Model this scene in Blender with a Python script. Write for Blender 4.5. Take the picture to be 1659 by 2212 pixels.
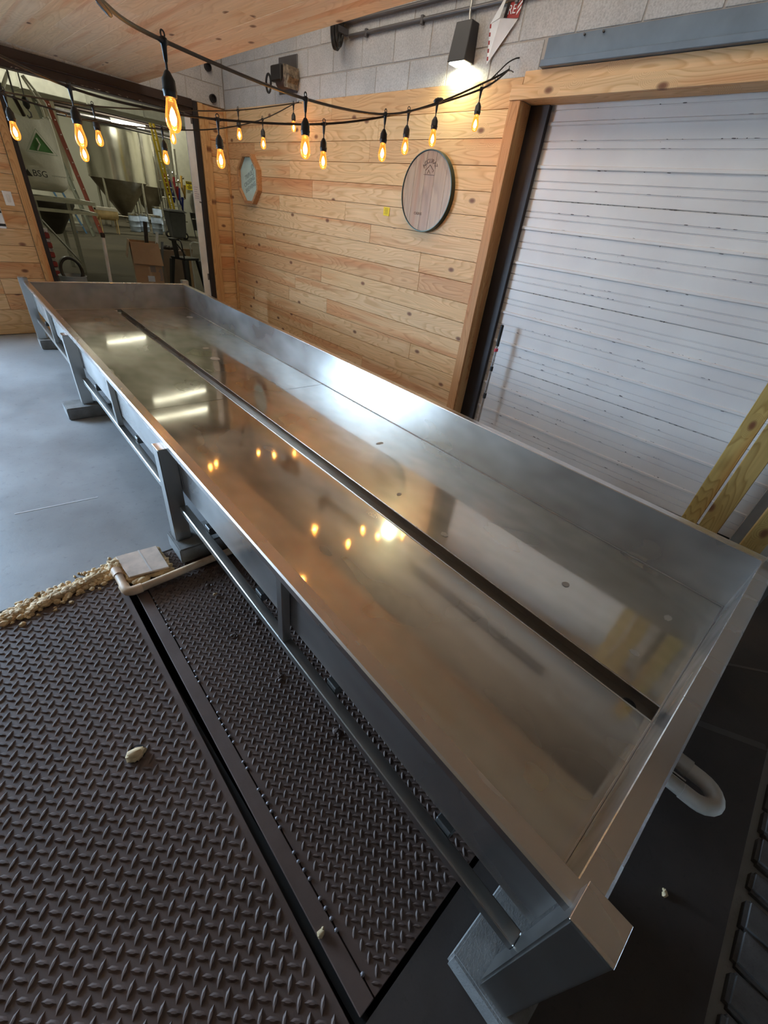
import bpy, bmesh, math, random
from mathutils import Vector, Matrix, Euler
from math import sin, cos, pi, radians, sqrt
random.seed(7)
for o in list(bpy.data.objects):
    bpy.data.objects.remove(o)
S = bpy.context.scene
COL = S.collection

# ------------------------------------------------------------------ camera
cam_d = bpy.data.cameras.new('camera')
cam = bpy.data.objects.new('camera', cam_d)
COL.objects.link(cam)
S.camera = cam
cam_d.sensor_fit = 'VERTICAL'
cam_d.sensor_height = 36.0
cam_d.lens = 898.85 / 2212 * 36.0
cam_d.clip_start = 0.02
cam_d.clip_end = 300
CAM = Vector((-0.492, 0.144, 1.572))
_y, _p, _r = radians(-48.053), radians(34.603), radians(7.994)
cF = Vector((-sin(_y) * cos(_p), cos(_y) * cos(_p), -sin(_p)))
cR0 = Vector((cos(_y), sin(_y), 0))
cU0 = cR0.cross(cF)
cR = cos(_r) * cR0 + sin(_r) * cU0
cU = -sin(_r) * cR0 + cos(_r) * cU0
M = Matrix.Identity(4)
for i in range(3):
    M[i][0], M[i][1], M[i][2], M[i][3] = cR[i], cU[i], -cF[i], CAM[i]
cam.matrix_world = M

# ------------------------------------------------------------------ world, daylight, exposure
S.view_settings.view_transform = 'Standard'
S.view_settings.look = 'None'
S.view_settings.gamma = 1.0
S.view_settings.exposure = 0.35
S.view_settings.use_curve_mapping = False
wd = bpy.data.worlds.new('sky')
S.world = wd
wd.use_nodes = True
bg = wd.node_tree.nodes['Background']
bg.inputs[0].default_value = (0.50, 0.73, 1.0, 1)
bg.inputs[1].default_value = 32.0


def area(name, loc, rot, sx, sy, power, color, portal=False, spread=180):
    l = bpy.data.lights.new(name, 'AREA')
    l.shape = 'RECTANGLE'
    l.size, l.size_y = sx, sy
    l.energy = power
    l.color = color
    l.spread = radians(spread)
    if portal:
        l.cycles.is_portal = True
    o = bpy.data.objects.new(name, l)
    COL.objects.link(o)
    o.location = loc
    o.rotation_euler = rot
    return o


# sky portal in the open doorway out of the picture (far wall, left)
area('sky_portal_far_doorway', (-2.9, 7.1, 1.25), (radians(-90), 0, 0), 3.0, 2.5, 1, (1, 1, 1), True)
# unseen fill light added above the plank panel, then the hall lights
area('added_fill_over_panel', (0.9, 3.2, 4.3), (0, 0, 0), 2.0, 5.0, 75, (1.0, 0.90, 0.76))
HALL_TUBES = ((5.2, 16.7, 5.6, 0.16), (4.5, 14.9, 5.6, 0.16), (3.9, 18.4, 3.92, 0.03), (6.5, 10.5, 5.6, 1.0), (7.6, 22.6, 5.6, 1.5), (1.5, 17.0, 5.6, 1.3), (6.6, 28.0, 5.6, 1.3), (10.5, 25.5, 5.6, 1.2))  # first three match streaks on the trough; the rest are added for brightness
for (lx, ly, lz, lp) in HALL_TUBES:
    if lp > 0.2:
        area('hall_fill_light', (lx, ly, lz - 0.06), (0, 0, 0), 1.9, 0.14, 100 * lp, (1.0, 0.97, 0.80))


# ------------------------------------------------------------------ materials
MATS = {}


def new_mat(name):
    m = bpy.data.materials.new(name)
    m.use_nodes = True
    nt = m.node_tree
    b = nt.nodes['Principled BSDF']
    return m, nt, b


def N(nt, t, **kw):
    n = nt.nodes.new(t)
    for k, v in kw.items():
        if k in ('operation', 'blend_type', 'data_type', 'noise_dimensions', 'feature', 'wave_type', 'bands_direction', 'wave_profile', 'musgrave_type', 'rings_direction', 'distance'):
            setattr(n, k, v)
        else:
            n.inputs[k].default_value = v
    return n


def ramp(nt, stops):
    r = nt.nodes.new('ShaderNodeValToRGB')
    e = r.color_ramp.elements
    while len(e) < len(stops):
        e.new(0.5)
    for el, (p, c) in zip(e, stops):
        el.position = p
        el.color = (c[0], c[1], c[2], 1) if not isinstance(c, (int, float)) else (c, c, c, 1)
    return r


def coords(nt, scale=(1, 1, 1), rnd=True, src='Object'):
    tc = nt.nodes.new('ShaderNodeTexCoord')
    mp = nt.nodes.new('ShaderNodeMapping')
    mp.inputs['Scale'].default_value = scale
    if rnd:
        oi = nt.nodes.new('ShaderNodeObjectInfo')
        vm = nt.nodes.new('ShaderNodeVectorMath')
        vm.operation = 'SCALE'
        vm.inputs[0].default_value = (37.1, 53.7, 71.3)
        nt.links.new(oi.outputs['Random'], vm.inputs['Scale'])
        ad = nt.nodes.new('ShaderNodeVectorMath')
        ad.operation = 'ADD'
        nt.links.new(tc.outputs[src], ad.inputs[0])
        nt.links.new(vm.outputs[0], ad.inputs[1])
        nt.links.new(ad.outputs[0], mp.inputs['Vector'])
    else:
        nt.links.new(tc.outputs[src], mp.inputs['Vector'])
    return mp


def plain(name, col, rough=0.5, metal=0.0, var=0.12, scale=6.0, bump=0.0, spec=0.5, bscale=None, emit=None, es=0):
    """paint / plastic / metal with a little procedural mottling"""
    if name in MATS:
        return MATS[name]
    m, nt, b = new_mat(name)
    mp = coords(nt)
    n = N(nt, 'ShaderNodeTexNoise', Scale=scale, Detail=4.0)
    nt.links.new(mp.outputs[0], n.inputs['Vector'])
    r = ramp(nt, [(0.3, [c * (1 - var) for c in col]), (0.7, [min(1, c * (1 + var)) for c in col])])
    nt.links.new(n.outputs[0], r.inputs[0])
    nt.links.new(r.outputs[0], b.inputs['Base Color'])
    b.inputs['Roughness'].default_value = rough
    b.inputs['Metallic'].default_value = metal
    b.inputs['Specular IOR Level'].default_value = spec
    if bump:
        n2 = N(nt, 'ShaderNodeTexNoise', Scale=bscale or scale * 8, Detail=3.0)
        nt.links.new(mp.outputs[0], n2.inputs['Vector'])
        bp = N(nt, 'ShaderNodeBump', Strength=bump, Distance=0.01)
        nt.links.new(n2.outputs[0], bp.inputs['Height'])
        nt.links.new(bp.outputs[0], b.inputs['Normal'])
    if emit:
        b.inputs['Emission Color'].default_value = (*emit, 1)
        b.inputs['Emission Strength'].default_value = es
    MATS[name] = m
    return m


def wood(name, axis, flat, light, dark, knot=(0.15, 0.05, 0.025), tint=0.35, ring=26.0, rough=0.55, spec=0.3, knots=True, kn=0.70):
    """pine board: contour-line grain of a stretched noise field, bent round sparse knots; axis = board direction"""
    m, nt, b = new_mat(name)
    L = nt.links
    st = [1.0, 1.0, 1.0]
    st[axis] = 0.14
    mp = coords(nt, tuple(st))
    n = N(nt, 'ShaderNodeTexNoise', Scale=5.0, Detail=2.0, Roughness=0.4)
    L.new(mp.outputs[0], n.inputs['Vector'])
    kst = [1.0, 1.0, 1.0]
    kst[axis] = 0.55
    kp = coords(nt, tuple(kst))
    ks = nt.nodes.new('ShaderNodeSeparateXYZ')
    L.new(kp.outputs[0], ks.inputs[0])
    kc = nt.nodes.new('ShaderNodeCombineXYZ')
    k0, k1 = [q for q in (0, 1, 2) if q != flat]
    L.new(ks.outputs[k0], kc.inputs[0])
    L.new(ks.outputs[k1], kc.inputs[1])
    v = N(nt, 'ShaderNodeTexVoronoi', Scale=5.0, Randomness=1.0)
    v.voronoi_dimensions = '2D'
    L.new(kc.outputs[0], v.inputs['Vector'])
    # field = noise + knot bump
    kb = N(nt, 'ShaderNodeMapRange')
    kb.inputs['From Min'].default_value = 0.0
    kb.inputs['From Max'].default_value = 0.22
    kb.inputs['To Min'].default_value = 0.30 if knots else 0.0
    kb.inputs['To Max'].default_value = 0.0
    L.new(v.outputs['Distance'], kb.inputs['Value'])
    ad = N(nt, 'ShaderNodeMath', operation='ADD')
    L.new(n.outputs[0], ad.inputs[0])
    L.new(kb.outputs[0], ad.inputs[1])
    mu = N(nt, 'ShaderNodeMath', operation='MULTIPLY')
    mu.inputs[1].default_value = ring
    L.new(ad.outputs[0], mu.inputs[0])
    fr = N(nt, 'ShaderNodeMath', operation='FRACT')
    L.new(mu.outputs[0], fr.inputs[0])
    r = ramp(nt, [(0.0, light), (0.55, [a * 0.72 + c * 0.28 for a, c in zip(light, dark)]), (0.85, dark), (1.0, light)])
    L.new(fr.outputs[0], r.inputs[0])
    # fine fibre
    fs = [60.0, 60.0, 60.0]
    fs[axis] = 1.6
    fp = coords(nt, tuple(fs))
    fn = N(nt, 'ShaderNodeTexNoise', Scale=1.0, Detail=3.0)
    L.new(fp.outputs[0], fn.inputs['Vector'])
    fr2 = ramp(nt, [(0.35, 0.90), (0.7, 1.04)])
    L.new(fn.outputs[0], fr2.inputs[0])
    mx = N(nt, 'ShaderNodeMix', data_type='RGBA', blend_type='MULTIPLY')
    mx.inputs['Factor'].default_value = 1.0
    L.new(r.outputs[0], mx.inputs['A'])
    L.new(fr2.outputs[0], mx.inputs['B'])
    # reddish heartwood streaks
    hs = [7.0, 7.0, 7.0]
    hs[axis] = 0.45
    hp = coords(nt, tuple(hs))
    hn = N(nt, 'ShaderNodeTexNoise', Scale=1.0, Detail=2.0)
    L.new(hp.outputs[0], hn.inputs['Vector'])
    hr = ramp(nt, [(0.54, 0.0), (0.63, 0.7)])
    L.new(hn.outputs[0], hr.inputs[0])
    mh = N(nt, 'ShaderNodeMix', data_type='RGBA', blend_type='MULTIPLY')
    L.new(hr.outputs[0], mh.inputs['Factor'])
    L.new(mx.outputs['Result'], mh.inputs['A'])
    mh.inputs['B'].default_value = (0.84, 0.58, 0.44, 1)
    # board to board tint
    oi = nt.nodes.new('ShaderNodeObjectInfo')
    tr = ramp(nt, [(0.0, (1.0, 0.95, 0.86)), (0.45, (1, 1, 1)), (0.72, (1.0, 0.97, 0.90)), (0.9, (1 - tint * .35, 1 - tint * .75, 1 - tint))])
    L.new(oi.outputs['Random'], tr.inputs[0])
    mt = N(nt, 'ShaderNodeMix', data_type='RGBA', blend_type='MULTIPLY')
    mt.inputs['Factor'].default_value = 1.0
    L.new(mh.outputs['Result'], mt.inputs['A'])
    L.new(tr.outputs[0], mt.inputs['B'])
    out = mt.outputs['Result']
    if knots:
        # only some voronoi cells carry a knot
        sp = nt.nodes.new('ShaderNodeSeparateColor')
        L.new(v.outputs['Color'], sp.inputs[0])
        has = N(nt, 'ShaderNodeMath', operation='GREATER_THAN')
        has.inputs[1].default_value = kn
        L.new(sp.outputs[0], has.inputs[0])
        kr = ramp(nt, [(0.0, 0.95), (0.05, 0.85), (0.08, 0.5), (0.11, 0.0)])
        L.new(v.outputs['Distance'], kr.inputs[0])
        km = N(nt, 'ShaderNodeMath', operation='MULTIPLY')
        L.new(kr.outputs[0], km.inputs[0])
        L.new(has.outputs[0], km.inputs[1])
        mk = N(nt, 'ShaderNodeMix', data_type='RGBA')
        L.new(km.outputs[0], mk.inputs['Factor'])
        L.new(out, mk.inputs['A'])
        mk.inputs['B'].default_value = (*knot, 1)
        out = mk.outputs['Result']
    L.new(out, b.inputs['Base Color'])
    b.inputs['Roughness'].default_value = rough
    b.inputs['Specular IOR Level'].default_value = spec
    bp = N(nt, 'ShaderNodeBump', Strength=0.12, Distance=0.004)
    L.new(fn.outputs[0], bp.inputs['Height'])
    L.new(bp.outputs[0], b.inputs['Normal'])
    MATS[name] = m
    return m


PL, PD = (0.79, 0.53, 0.29), (0.63, 0.38, 0.18)
wood_y = wood('pine_along_y', 1, 0, PL, PD)
wood_x = wood('pine_along_x', 0, 1, PL, PD)
wood_z = wood('pine_along_z', 2, 0, (0.68, 0.41, 0.19), (0.52, 0.28, 0.11), ring=34)
wood_c = wood('pine_ceiling', 1, 2, (0.84, 0.63, 0.43), (0.75, 0.53, 0.34), tint=0.15, kn=0.88)
lumber = wood('treated_lumber', 2, 0, (0.50, 0.36, 0.13), (0.34, 0.22, 0.07), ring=30)
oak = wood('oak_stave', 2, 0, (0.45, 0.285, 0.155), (0.36, 0.21, 0.108), tint=0.30, knots=False, ring=14, rough=0.35)


def steel(name, col, r0, r1, swirl=0.0, haze=0.0, rh=0.4, scale=(3, 1, 3)):
    """brushed stainless: a sharper lobe plus a hazy lobe from worn polishing marks"""
    m, nt, b = new_mat(name)
    L = nt.links
    mp = coords(nt, scale, rnd=False)
    n = N(nt, 'ShaderNodeTexNoise', Scale=1.6, Detail=4.0, Roughness=0.55)
    L.new(mp.outputs[0], n.inputs['Vector'])
    rr = ramp(nt, [(0.25, r0), (0.75, r1)])
    L.new(n.outputs[0], rr.inputs[0])
    L.new(rr.outputs[0], b.inputs['Roughness'])
    cr = ramp(nt, [(0.25, [c * 0.95 for c in col]), (0.75, [min(1, c * 1.03) for c in col])])
    L.new(n.outputs[0], cr.inputs[0])
    L.new(cr.outputs[0], b.inputs['Base Color'])
    b.inputs['Metallic'].default_value = 1.0
    nrm = None
    if swirl:
        # polishing arcs about scattered centres plus long fine scratches
        sp = coords(nt, (1, 1, 1), rnd=False)
        w = nt.nodes.new('ShaderNodeVectorMath')
        w.operation = 'DISTANCE'
        w.inputs[1].default_value = (0.25, 0.9, 0.388)
        L.new(sp.outputs[0], w.inputs[0])
        mu = N(nt, 'ShaderNodeMath', operation='MULTIPLY')
        mu.inputs[1].default_value = 620.0
        L.new(w.outputs['Value'], mu.inputs[0])
        wn = N(nt, 'ShaderNodeTexNoise', Scale=7.0, Detail=2.0)
        L.new(sp.outputs[0], wn.inputs['Vector'])
        wa = N(nt, 'ShaderNodeMath', operation='MULTIPLY_ADD')
        wa.inputs[1].default_value = 26.0
        L.new(wn.outputs[0], wa.inputs[0])
        L.new(mu.outputs[0], wa.inputs[2])
        si = N(nt, 'ShaderNodeMath', operation='SINE')
        L.new(wa.outputs[0], si.inputs[0])
        sc = coords(nt, (24, 300, 24), rnd=False)
        fn = N(nt, 'ShaderNodeTexNoise', Scale=1.0, Detail=2.0)
        L.new(sc.outputs[0], fn.inputs['Vector'])
        mk = N(nt, 'ShaderNodeMath', operation='MULTIPLY')
        L.new(si.outputs[0], mk.inputs[0])
        L.new(n.outputs[0], mk.inputs[1])
        ad = N(nt, 'ShaderNodeMath', operation='ADD')
        L.new(mk.outputs[0], ad.inputs[0])
        L.new(fn.outputs[0], ad.inputs[1])
        nrm = N(nt, 'ShaderNodeBump', Strength=swirl, Distance=0.0006)
        L.new(ad.outputs[0], nrm.inputs['Height'])
    if haze:
        b2 = nt.nodes.new('ShaderNodeBsdfPrincipled')
        b2.inputs['Metallic'].default_value = 1.0
        b2.inputs['Roughness'].default_value = rh
        L.new(cr.outputs[0], b2.inputs['Base Color'])
        if nrm:
            L.new(nrm.outputs[0], b2.inputs['Normal'])
        mx = nt.nodes.new('ShaderNodeMixShader')
        hz = N(nt, 'ShaderNodeTexNoise', Scale=2.6, Detail=2.0, Roughness=0.5)
        hm = coords(nt, (1.5, 0.8, 1.5), rnd=False)
        L.new(hm.outputs[0], hz.inputs['Vector'])
        hr = ramp(nt, [(0.3, max(0, haze - 0.16)), (0.7, min(1, haze + 0.16))])
        L.new(hz.outputs[0], hr.inputs[0])
        L.new(hr.outputs[0], mx.inputs[0])
        L.new(b.outputs[0], mx.inputs[1])
        L.new(b2.outputs[0], mx.inputs[2])
        L.new(mx.outputs[0], nt.nodes['Material Output'].inputs[0])
    elif nrm:
        L.new(nrm.outputs[0], b.inputs['Normal'])
    MATS[name] = m
    return m


steel_floor = steel('stainless_polished_bottom', (0.63, 0.59, 0.53), 0.05, 0.085, swirl=0.025, haze=0.36, rh=0.30)
steel_wall = steel('stainless_brushed_wall', (0.54, 0.52, 0.50), 0.17, 0.24, swirl=0.02, haze=0.36, rh=0.48)
steel_rim = steel('stainless_rim', (0.66, 0.60, 0.56), 0.20, 0.32)
steel_leg = steel('stainless_leg', (0.52, 0.505, 0.48), 0.26, 0.36)
steel_tank = steel('stainless_tank', (0.70, 0.68, 0.62), 0.16, 0.28)
black_plastic = plain('black_plastic', (0.016, 0.014, 0.013), 0.45)
cable_black = plain('cable_rubber', (0.012, 0.010, 0.010), 0.5)
dark_steel = plain('dark_brown_steel', (0.045, 0.028, 0.022), 0.5, 0.3)
black_steel = plain('black_jamb_steel', (0.022, 0.017, 0.018), 0.5, 0.2)
blue_steel = plain('blue_grey_lintel', (0.17, 0.21, 0.255), 0.45, 0.1, var=0.15)
white_paint = plain('white_paint', (0.82, 0.83, 0.83), 0.5)
cream_wall = plain('cream_hall_wall', (0.62, 0.61, 0.50), 0.8, var=0.05, scale=1.0)
conduit_m = plain('conduit_grey', (0.16, 0.15, 0.15), 0.4, 0.6)


def door_paint():
    m, nt, b = new_mat('chipped_door_paint')
    L = nt.links
    mp = coords(nt, (1, 1, 1), rnd=False, src='Object')
    n = N(nt, 'ShaderNodeTexNoise', Scale=2.2, Detail=5.0)
    L.new(mp.outputs[0], n.inputs['Vector'])
    r = ramp(nt, [(0.3, (0.66, 0.62, 0.60)), (0.7, (0.75, 0.72, 0.69))])
    L.new(n.outputs[0], r.inputs[0])
    # dirt specks
    n2 = N(nt, 'ShaderNodeTexNoise', Scale=26.0, Detail=4.0, Roughness=0.7)
    L.new(mp.outputs[0], n2.inputs['Vector'])
    r2 = ramp(nt, [(0.715, 0.0), (0.75, 1.0)])
    L.new(n2.outputs[0], r2.inputs[0])
    mx = N(nt, 'ShaderNodeMix', data_type='RGBA')
    L.new(r2.outputs[0], mx.inputs['Factor'])
    L.new(r.outputs[0], mx.inputs['A'])
    mx.inputs['B'].default_value = (0.16, 0.13, 0.11, 1)
    L.new(mx.outputs['Result'], b.inputs['Base Color'])
    b.inputs['Roughness'].default_value = 0.42
    return m


door_m = door_paint()
chip_m = plain('chipped_primer', (0.10, 0.085, 0.08), 0.8)


def concrete(name, c0, c1, rough0, rough1, scale=1.2, bump=0.15, spec=0.4):
    m, nt, b = new_mat(name)
    L = nt.links
    mp = coords(nt, (1, 1, 1), rnd=False)
    n = N(nt, 'ShaderNodeTexNoise', Scale=scale, Detail=7.0, Roughness=0.6)
    L.new(mp.outputs[0], n.inputs['Vector'])
    r = ramp(nt, [(0.33, c0), (0.66, c1)])
    L.new(n.outputs[0], r.inputs[0])
    n3 = N(nt, 'ShaderNodeTexNoise', Scale=scale * 22, Detail=4.0, Roughness=0.7)
    L.new(mp.outputs[0], n3.inputs['Vector'])
    r3 = ramp(nt, [(0.28, 0.55), (0.42, 1.0)])
    L.new(n3.outputs[0], r3.inputs[0])
    mx = N(nt, 'ShaderNodeMix', data_type='RGBA', blend_type='MULTIPLY')
    mx.inputs['Factor'].default_value = 0.5
    L.new(r.outputs[0], mx.inputs['A'])
    L.new(r3.outputs[0], mx.inputs['B'])
    L.new(mx.outputs['Result'], b.inputs['Base Color'])
    rr = ramp(nt, [(0.35, rough0), (0.65, rough1)])
    L.new(n.outputs[0], rr.inputs[0])
    L.new(rr.outputs[0], b.inputs['Roughness'])
    b.inputs['Specular IOR Level'].default_value = spec
    bp = N(nt, 'ShaderNodeBump', Strength=bump, Distance=0.004)
    L.new(n3.outputs[0], bp.inputs['Height'])
    L.new(bp.outputs[0], b.inputs['Normal'])
    MATS[name] = m
    return m


floor_m = concrete('worn_concrete_floor', (0.24, 0.24, 0.245), (0.37, 0.37, 0.375), 0.36, 0.55)
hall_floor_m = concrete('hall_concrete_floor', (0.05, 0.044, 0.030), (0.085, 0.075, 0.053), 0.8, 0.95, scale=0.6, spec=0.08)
pad_m = concrete('concrete_pad_block', (0.20, 0.19, 0.18), (0.31, 0.30, 0.29), 0.85, 0.95, scale=9, bump=0.8, spec=0.2)
stone_m = concrete('dark_paver_stone', (0.10, 0.09, 0.085), (0.19, 0.175, 0.165), 0.6, 0.85, scale=7, bump=0.6)
pit_m = plain('pit_black', (0.01, 0.009, 0.008), 0.9)


def cmu_mat(name, c0, c1):
    m, nt, b = new_mat(name)
    L = nt.links
    mp = coords(nt, (1, 1, 1))
    n = N(nt, 'ShaderNodeTexNoise', Scale=90.0, Detail=3.0, Roughness=0.7)
    L.new(mp.outputs[0], n.inputs['Vector'])
    n2 = N(nt, 'ShaderNodeTexNoise', Scale=4.0, Detail=3.0)
    L.new(mp.outputs[0], n2.inputs['Vector'])
    r = ramp(nt, [(0.32, c0), (0.6, c1)])
    L.new(n.outputs[0], r.inputs[0])
    r2 = ramp(nt, [(0.3, 0.86), (0.7, 1.05)])
    L.new(n2.outputs[0], r2.inputs[0])
    mx = N(nt, 'ShaderNodeMix', data_type='RGBA', blend_type='MULTIPLY')
    mx.inputs['Factor'].default_value = 1.0
    L.new(r.outputs[0], mx.inputs['A'])
    L.new(r2.outputs[0], mx.inputs['B'])
    L.new(mx.outputs['Result'], b.inputs['Base Color'])
    b.inputs['Roughness'].default_value = 0.92
    b.inputs['Specular IOR Level'].default_value = 0.15
    bp = N(nt, 'ShaderNodeBump', Strength=0.5, Distance=0.003)
    L.new(n.outputs[0], bp.inputs['Height'])
    L.new(bp.outputs[0], b.inputs['Normal'])
    return m


cmu = cmu_mat('concrete_block', (0.40, 0.385, 0.375), (0.55, 0.535, 0.52))
mortar = plain('mortar', (0.40, 0.36, 0.32), 0.95, bump=0.4)


def plate_mat():
    m, nt, b = new_mat('worn_tread_plate')
    L = nt.links
    mp = coords(nt, (1, 1, 1), rnd=False)
    n = N(nt, 'ShaderNodeTexNoise', Scale=3.0, Detail=6.0, Roughness=0.65)
    L.new(mp.outputs[0], n.inputs['Vector'])
    r = ramp(nt, [(0.3, (0.085, 0.052, 0.040)), (0.62, (0.13, 0.084, 0.068)), (0.8, (0.16, 0.11, 0.09))])
    L.new(n.outputs[0], r.inputs[0])
    L.new(r.outputs[0], b.inputs['Base Color'])
    rr = ramp(nt, [(0.3, 0.52), (0.7, 0.70)])
    L.new(n.outputs[0], rr.inputs[0])
    L.new(rr.outputs[0], b.inputs['Roughness'])
    b.inputs['Metallic'].default_value = 0.1
    n2 = N(nt, 'ShaderNodeTexNoise', Scale=150.0, Detail=2.0)
    L.new(mp.outputs[0], n2.inputs['Vector'])
    bp = N(nt, 'ShaderNodeBump', Strength=0.25, Distance=0.001)
    L.new(n2.outputs[0], bp.inputs['Height'])
    L.new(bp.outputs[0], b.inputs['Normal'])
    return m


plate_m = plate_mat()


def bulb_glass():
    m = bpy.data.materials.new('amber_bulb_glass')
    m.use_nodes = True
    nt = m.node_tree
    nt.nodes.clear()
    L = nt.links
    out = nt.nodes.new('ShaderNodeOutputMaterial')
    tr = nt.nodes.new('ShaderNodeBsdfTransparent')
    tr.inputs[0].default_value = (1.0, 0.66, 0.28, 1)
    gl = nt.nodes.new('ShaderNodeBsdfGlossy')
    gl.inputs['Roughness'].default_value = 0.05
    gl.inputs['Color'].default_value = (1, 0.9, 0.75, 1)
    fz = nt.nodes.new('ShaderNodeFresnel')
    fz.inputs[0].default_value = 1.45
    mx = nt.nodes.new('ShaderNodeMixShader')
    L.new(fz.outputs[0], mx.inputs[0])
    L.new(tr.outputs[0], mx.inputs[1])
    L.new(gl.outputs[0], mx.inputs[2])
    em = nt.nodes.new('ShaderNodeEmission')
    em.inputs[0].default_value = (1.0, 0.42, 0.09, 1)
    n = nt.nodes.new('ShaderNodeTexNoise')
    n.inputs['Scale'].default_value = 3.0
    ml = nt.nodes.new('ShaderNodeMath')
    ml.operation = 'MULTIPLY'
    ml.inputs[1].default_value = 0.5
    L.new(n.outputs[0], ml.inputs[0])
    L.new(ml.outputs[0], em.inputs[1])
    ad = nt.nodes.new('ShaderNodeAddShader')
    L.new(mx.outputs[0], ad.inputs[0])
    L.new(em.outputs[0], ad.inputs[1])
    L.new(ad.outputs[0], out.inputs[0])
    return m


bulb_m = bulb_glass()
filament_m = plain('glowing_filament', (1, 0.8, 0.5), 0.5, emit=(1.0, 0.70, 0.36), es=30.0)
led_m = plain('led_lens', (1, 1, 0.9), 0.5, emit=(0.97, 1.0, 0.80), es=22.0)
tube_m = plain('hall_tube', (1, 1, 0.9), 0.5, emit=(1.0, 1.0, 0.80), es=9.0)

# ------------------------------------------------------------------ mesh helpers


class MB:
    def __init__(s):
        s.v, s.f = [], []

    def add(s, vs, fs):
        o = len(s.v)
        s.v += [tuple(v) for v in vs]
        s.f += [tuple(o + i for i in f) for f in fs]
        return s

    def box(s, lo, hi):
        x0, y0, z0 = lo
        x1, y1, z1 = hi
        return s.add([(x0, y0, z0), (x1, y0, z0), (x1, y1, z0), (x0, y1, z0), (x0, y0, z1), (x1, y0, z1), (x1, y1, z1), (x0, y1, z1)],
                     [(0, 3, 2, 1), (4, 5, 6, 7), (0, 1, 5, 4), (1, 2, 6, 5), (2, 3, 7, 6), (3, 0, 4, 7)])

    def hexa(s, b, t):
        """8 corners: bottom loop b (ccw from above), top loop t"""
        return s.add(list(b) + list(t), [(3, 2, 1, 0), (4, 5, 6, 7), (0, 1, 5, 4), (1, 2, 6, 5), (2, 3, 7, 6), (3, 0, 4, 7)])

    def tube(s, path, r, n=8, cap=True, closed=False):
        P = [Vector(p) for p in path]
        R = r if isinstance(r, (list, tuple)) else [r] * len(P)
        rings = []
        prev = None
        for i, p in enumerate(P):
            a = P[i - 1] if (i or closed) else p
            c = P[(i + 1) % len(P)] if (i < len(P) - 1 or closed) else p
            t = (c - a)
            t = t.normalized() if t.length > 1e-9 else Vector((0, 0, 1))
            if prev is None:
                u = t.orthogonal().normalized()
            else:
                u = (prev - t * prev.dot(t))
                u = u.normalized() if u.length > 1e-6 else t.orthogonal().normalized()
            prev = u
            w = t.cross(u)
            rings.append([p + R[i] * (cos(2 * pi * k / n) * u + sin(2 * pi * k / n) * w) for k in range(n)])
        vs = [v for rg in rings for v in rg]
        fs = []
        m = len(P)
        for i in range(m if closed else m - 1):
            for k in range(n):
                a, b2 = i * n + k, i * n + (k + 1) % n
                c, d = ((i + 1) % m) * n + (k + 1) % n, ((i + 1) % m) * n + k
                fs.append((a, b2, c, d))
        if cap and not closed:
            fs.append(tuple(reversed(range(n))))
            fs.append(tuple(range((m - 1) * n, m * n)))
        return s.add(vs, fs)

    def lathe(s, prof, n=20, c=(0, 0, 0), ax='Z', cap=True):
        vs, fs = [], []
        for (r, h) in prof:
            for k in range(n):
                a = 2 * pi * k / n
                p = (r * cos(a), r * sin(a), h)
                if ax == 'X':
                    p = (h, r * cos(a), r * sin(a))
                elif ax == 'Y':
                    p = (r * sin(a), h, r * cos(a))
                vs.append((p[0] + c[0], p[1] + c[1], p[2] + c[2]))
        m = len(prof)
        for i in range(m - 1):
            for k in range(n):
                fs.append((i * n + k, i * n + (k + 1) % n, (i + 1) * n + (k + 1) % n, (i + 1) * n + k))
        if cap:
            fs.append(tuple(reversed(range(n))))
            fs.append(tuple(range((m - 1) * n, m * n)))
        return s.add(vs, fs)

    def prism(s, poly, d):
        """closed polygon (3D points, one plane) extruded by vector d"""
        n = len(poly)
        d = Vector(d)
        top = [Vector(p) + d for p in poly]
        return s.add(list(poly) + top, [tuple(reversed(range(n))), tuple(range(n, 2 * n))] +
                     [(i, (i + 1) % n, n + (i + 1) % n, n + i) for i in range(n)])

    def mesh(s, name, bevel=0.0, smooth=False, seg=1):
        me = bpy.data.meshes.new(name)
        me.from_pydata(s.v, [], s.f)
        bm = bmesh.new()
        bm.from_mesh(me)
        bmesh.ops.recalc_face_normals(bm, faces=bm.faces)
        if bevel:
            es = [e for e in bm.edges if len(e.link_faces) == 2 and e.calc_face_angle(0) > 0.5]
            bmesh.ops.bevel(bm, geom=es, offset=bevel, segments=seg, affect='EDGES', clamp_overlap=True)
        bm.to_mesh(me)
        bm.free()
        if smooth:
            for p in me.polygons:
                p.use_smooth = True
            me.set_sharp_from_angle(angle=radians(40))
        return me


def link(name, data, mat=None, parent=None, loc=(0, 0, 0), rot=(0, 0, 0)):
    o = bpy.data.objects.new(name, data)
    COL.objects.link(o)
    o.location = loc
    o.rotation_euler = rot
    if parent:
        o.parent = parent
    if mat and data is not None and hasattr(data, 'materials') and not data.materials:
        data.materials.append(mat)
    return o


def put(name, mb, mat, parent=None, bevel=0.0, smooth=False, loc=(0, 0, 0), rot=(0, 0, 0), seg=1):
    return link(name, mb.mesh(name, bevel, smooth, seg), mat, parent, loc, rot)


def cbox(name, lo, hi, mat, parent=None, bevel=0.0, rot=(0, 0, 0), seg=1):
    """box with its origin at its own centre (so object textures differ box to box)"""
    c = [(a + b) / 2 for a, b in zip(lo, hi)]
    h = [(b - a) / 2 for a, b in zip(lo, hi)]
    return put(name, MB().box([-k for k in h], h), mat, parent, bevel, loc=c, rot=rot, seg=seg)


def tag(o, label, cat, group=None):
    o['label'] = label
    o['category'] = cat
    if group:
        o['group'] = group
    return o


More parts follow.
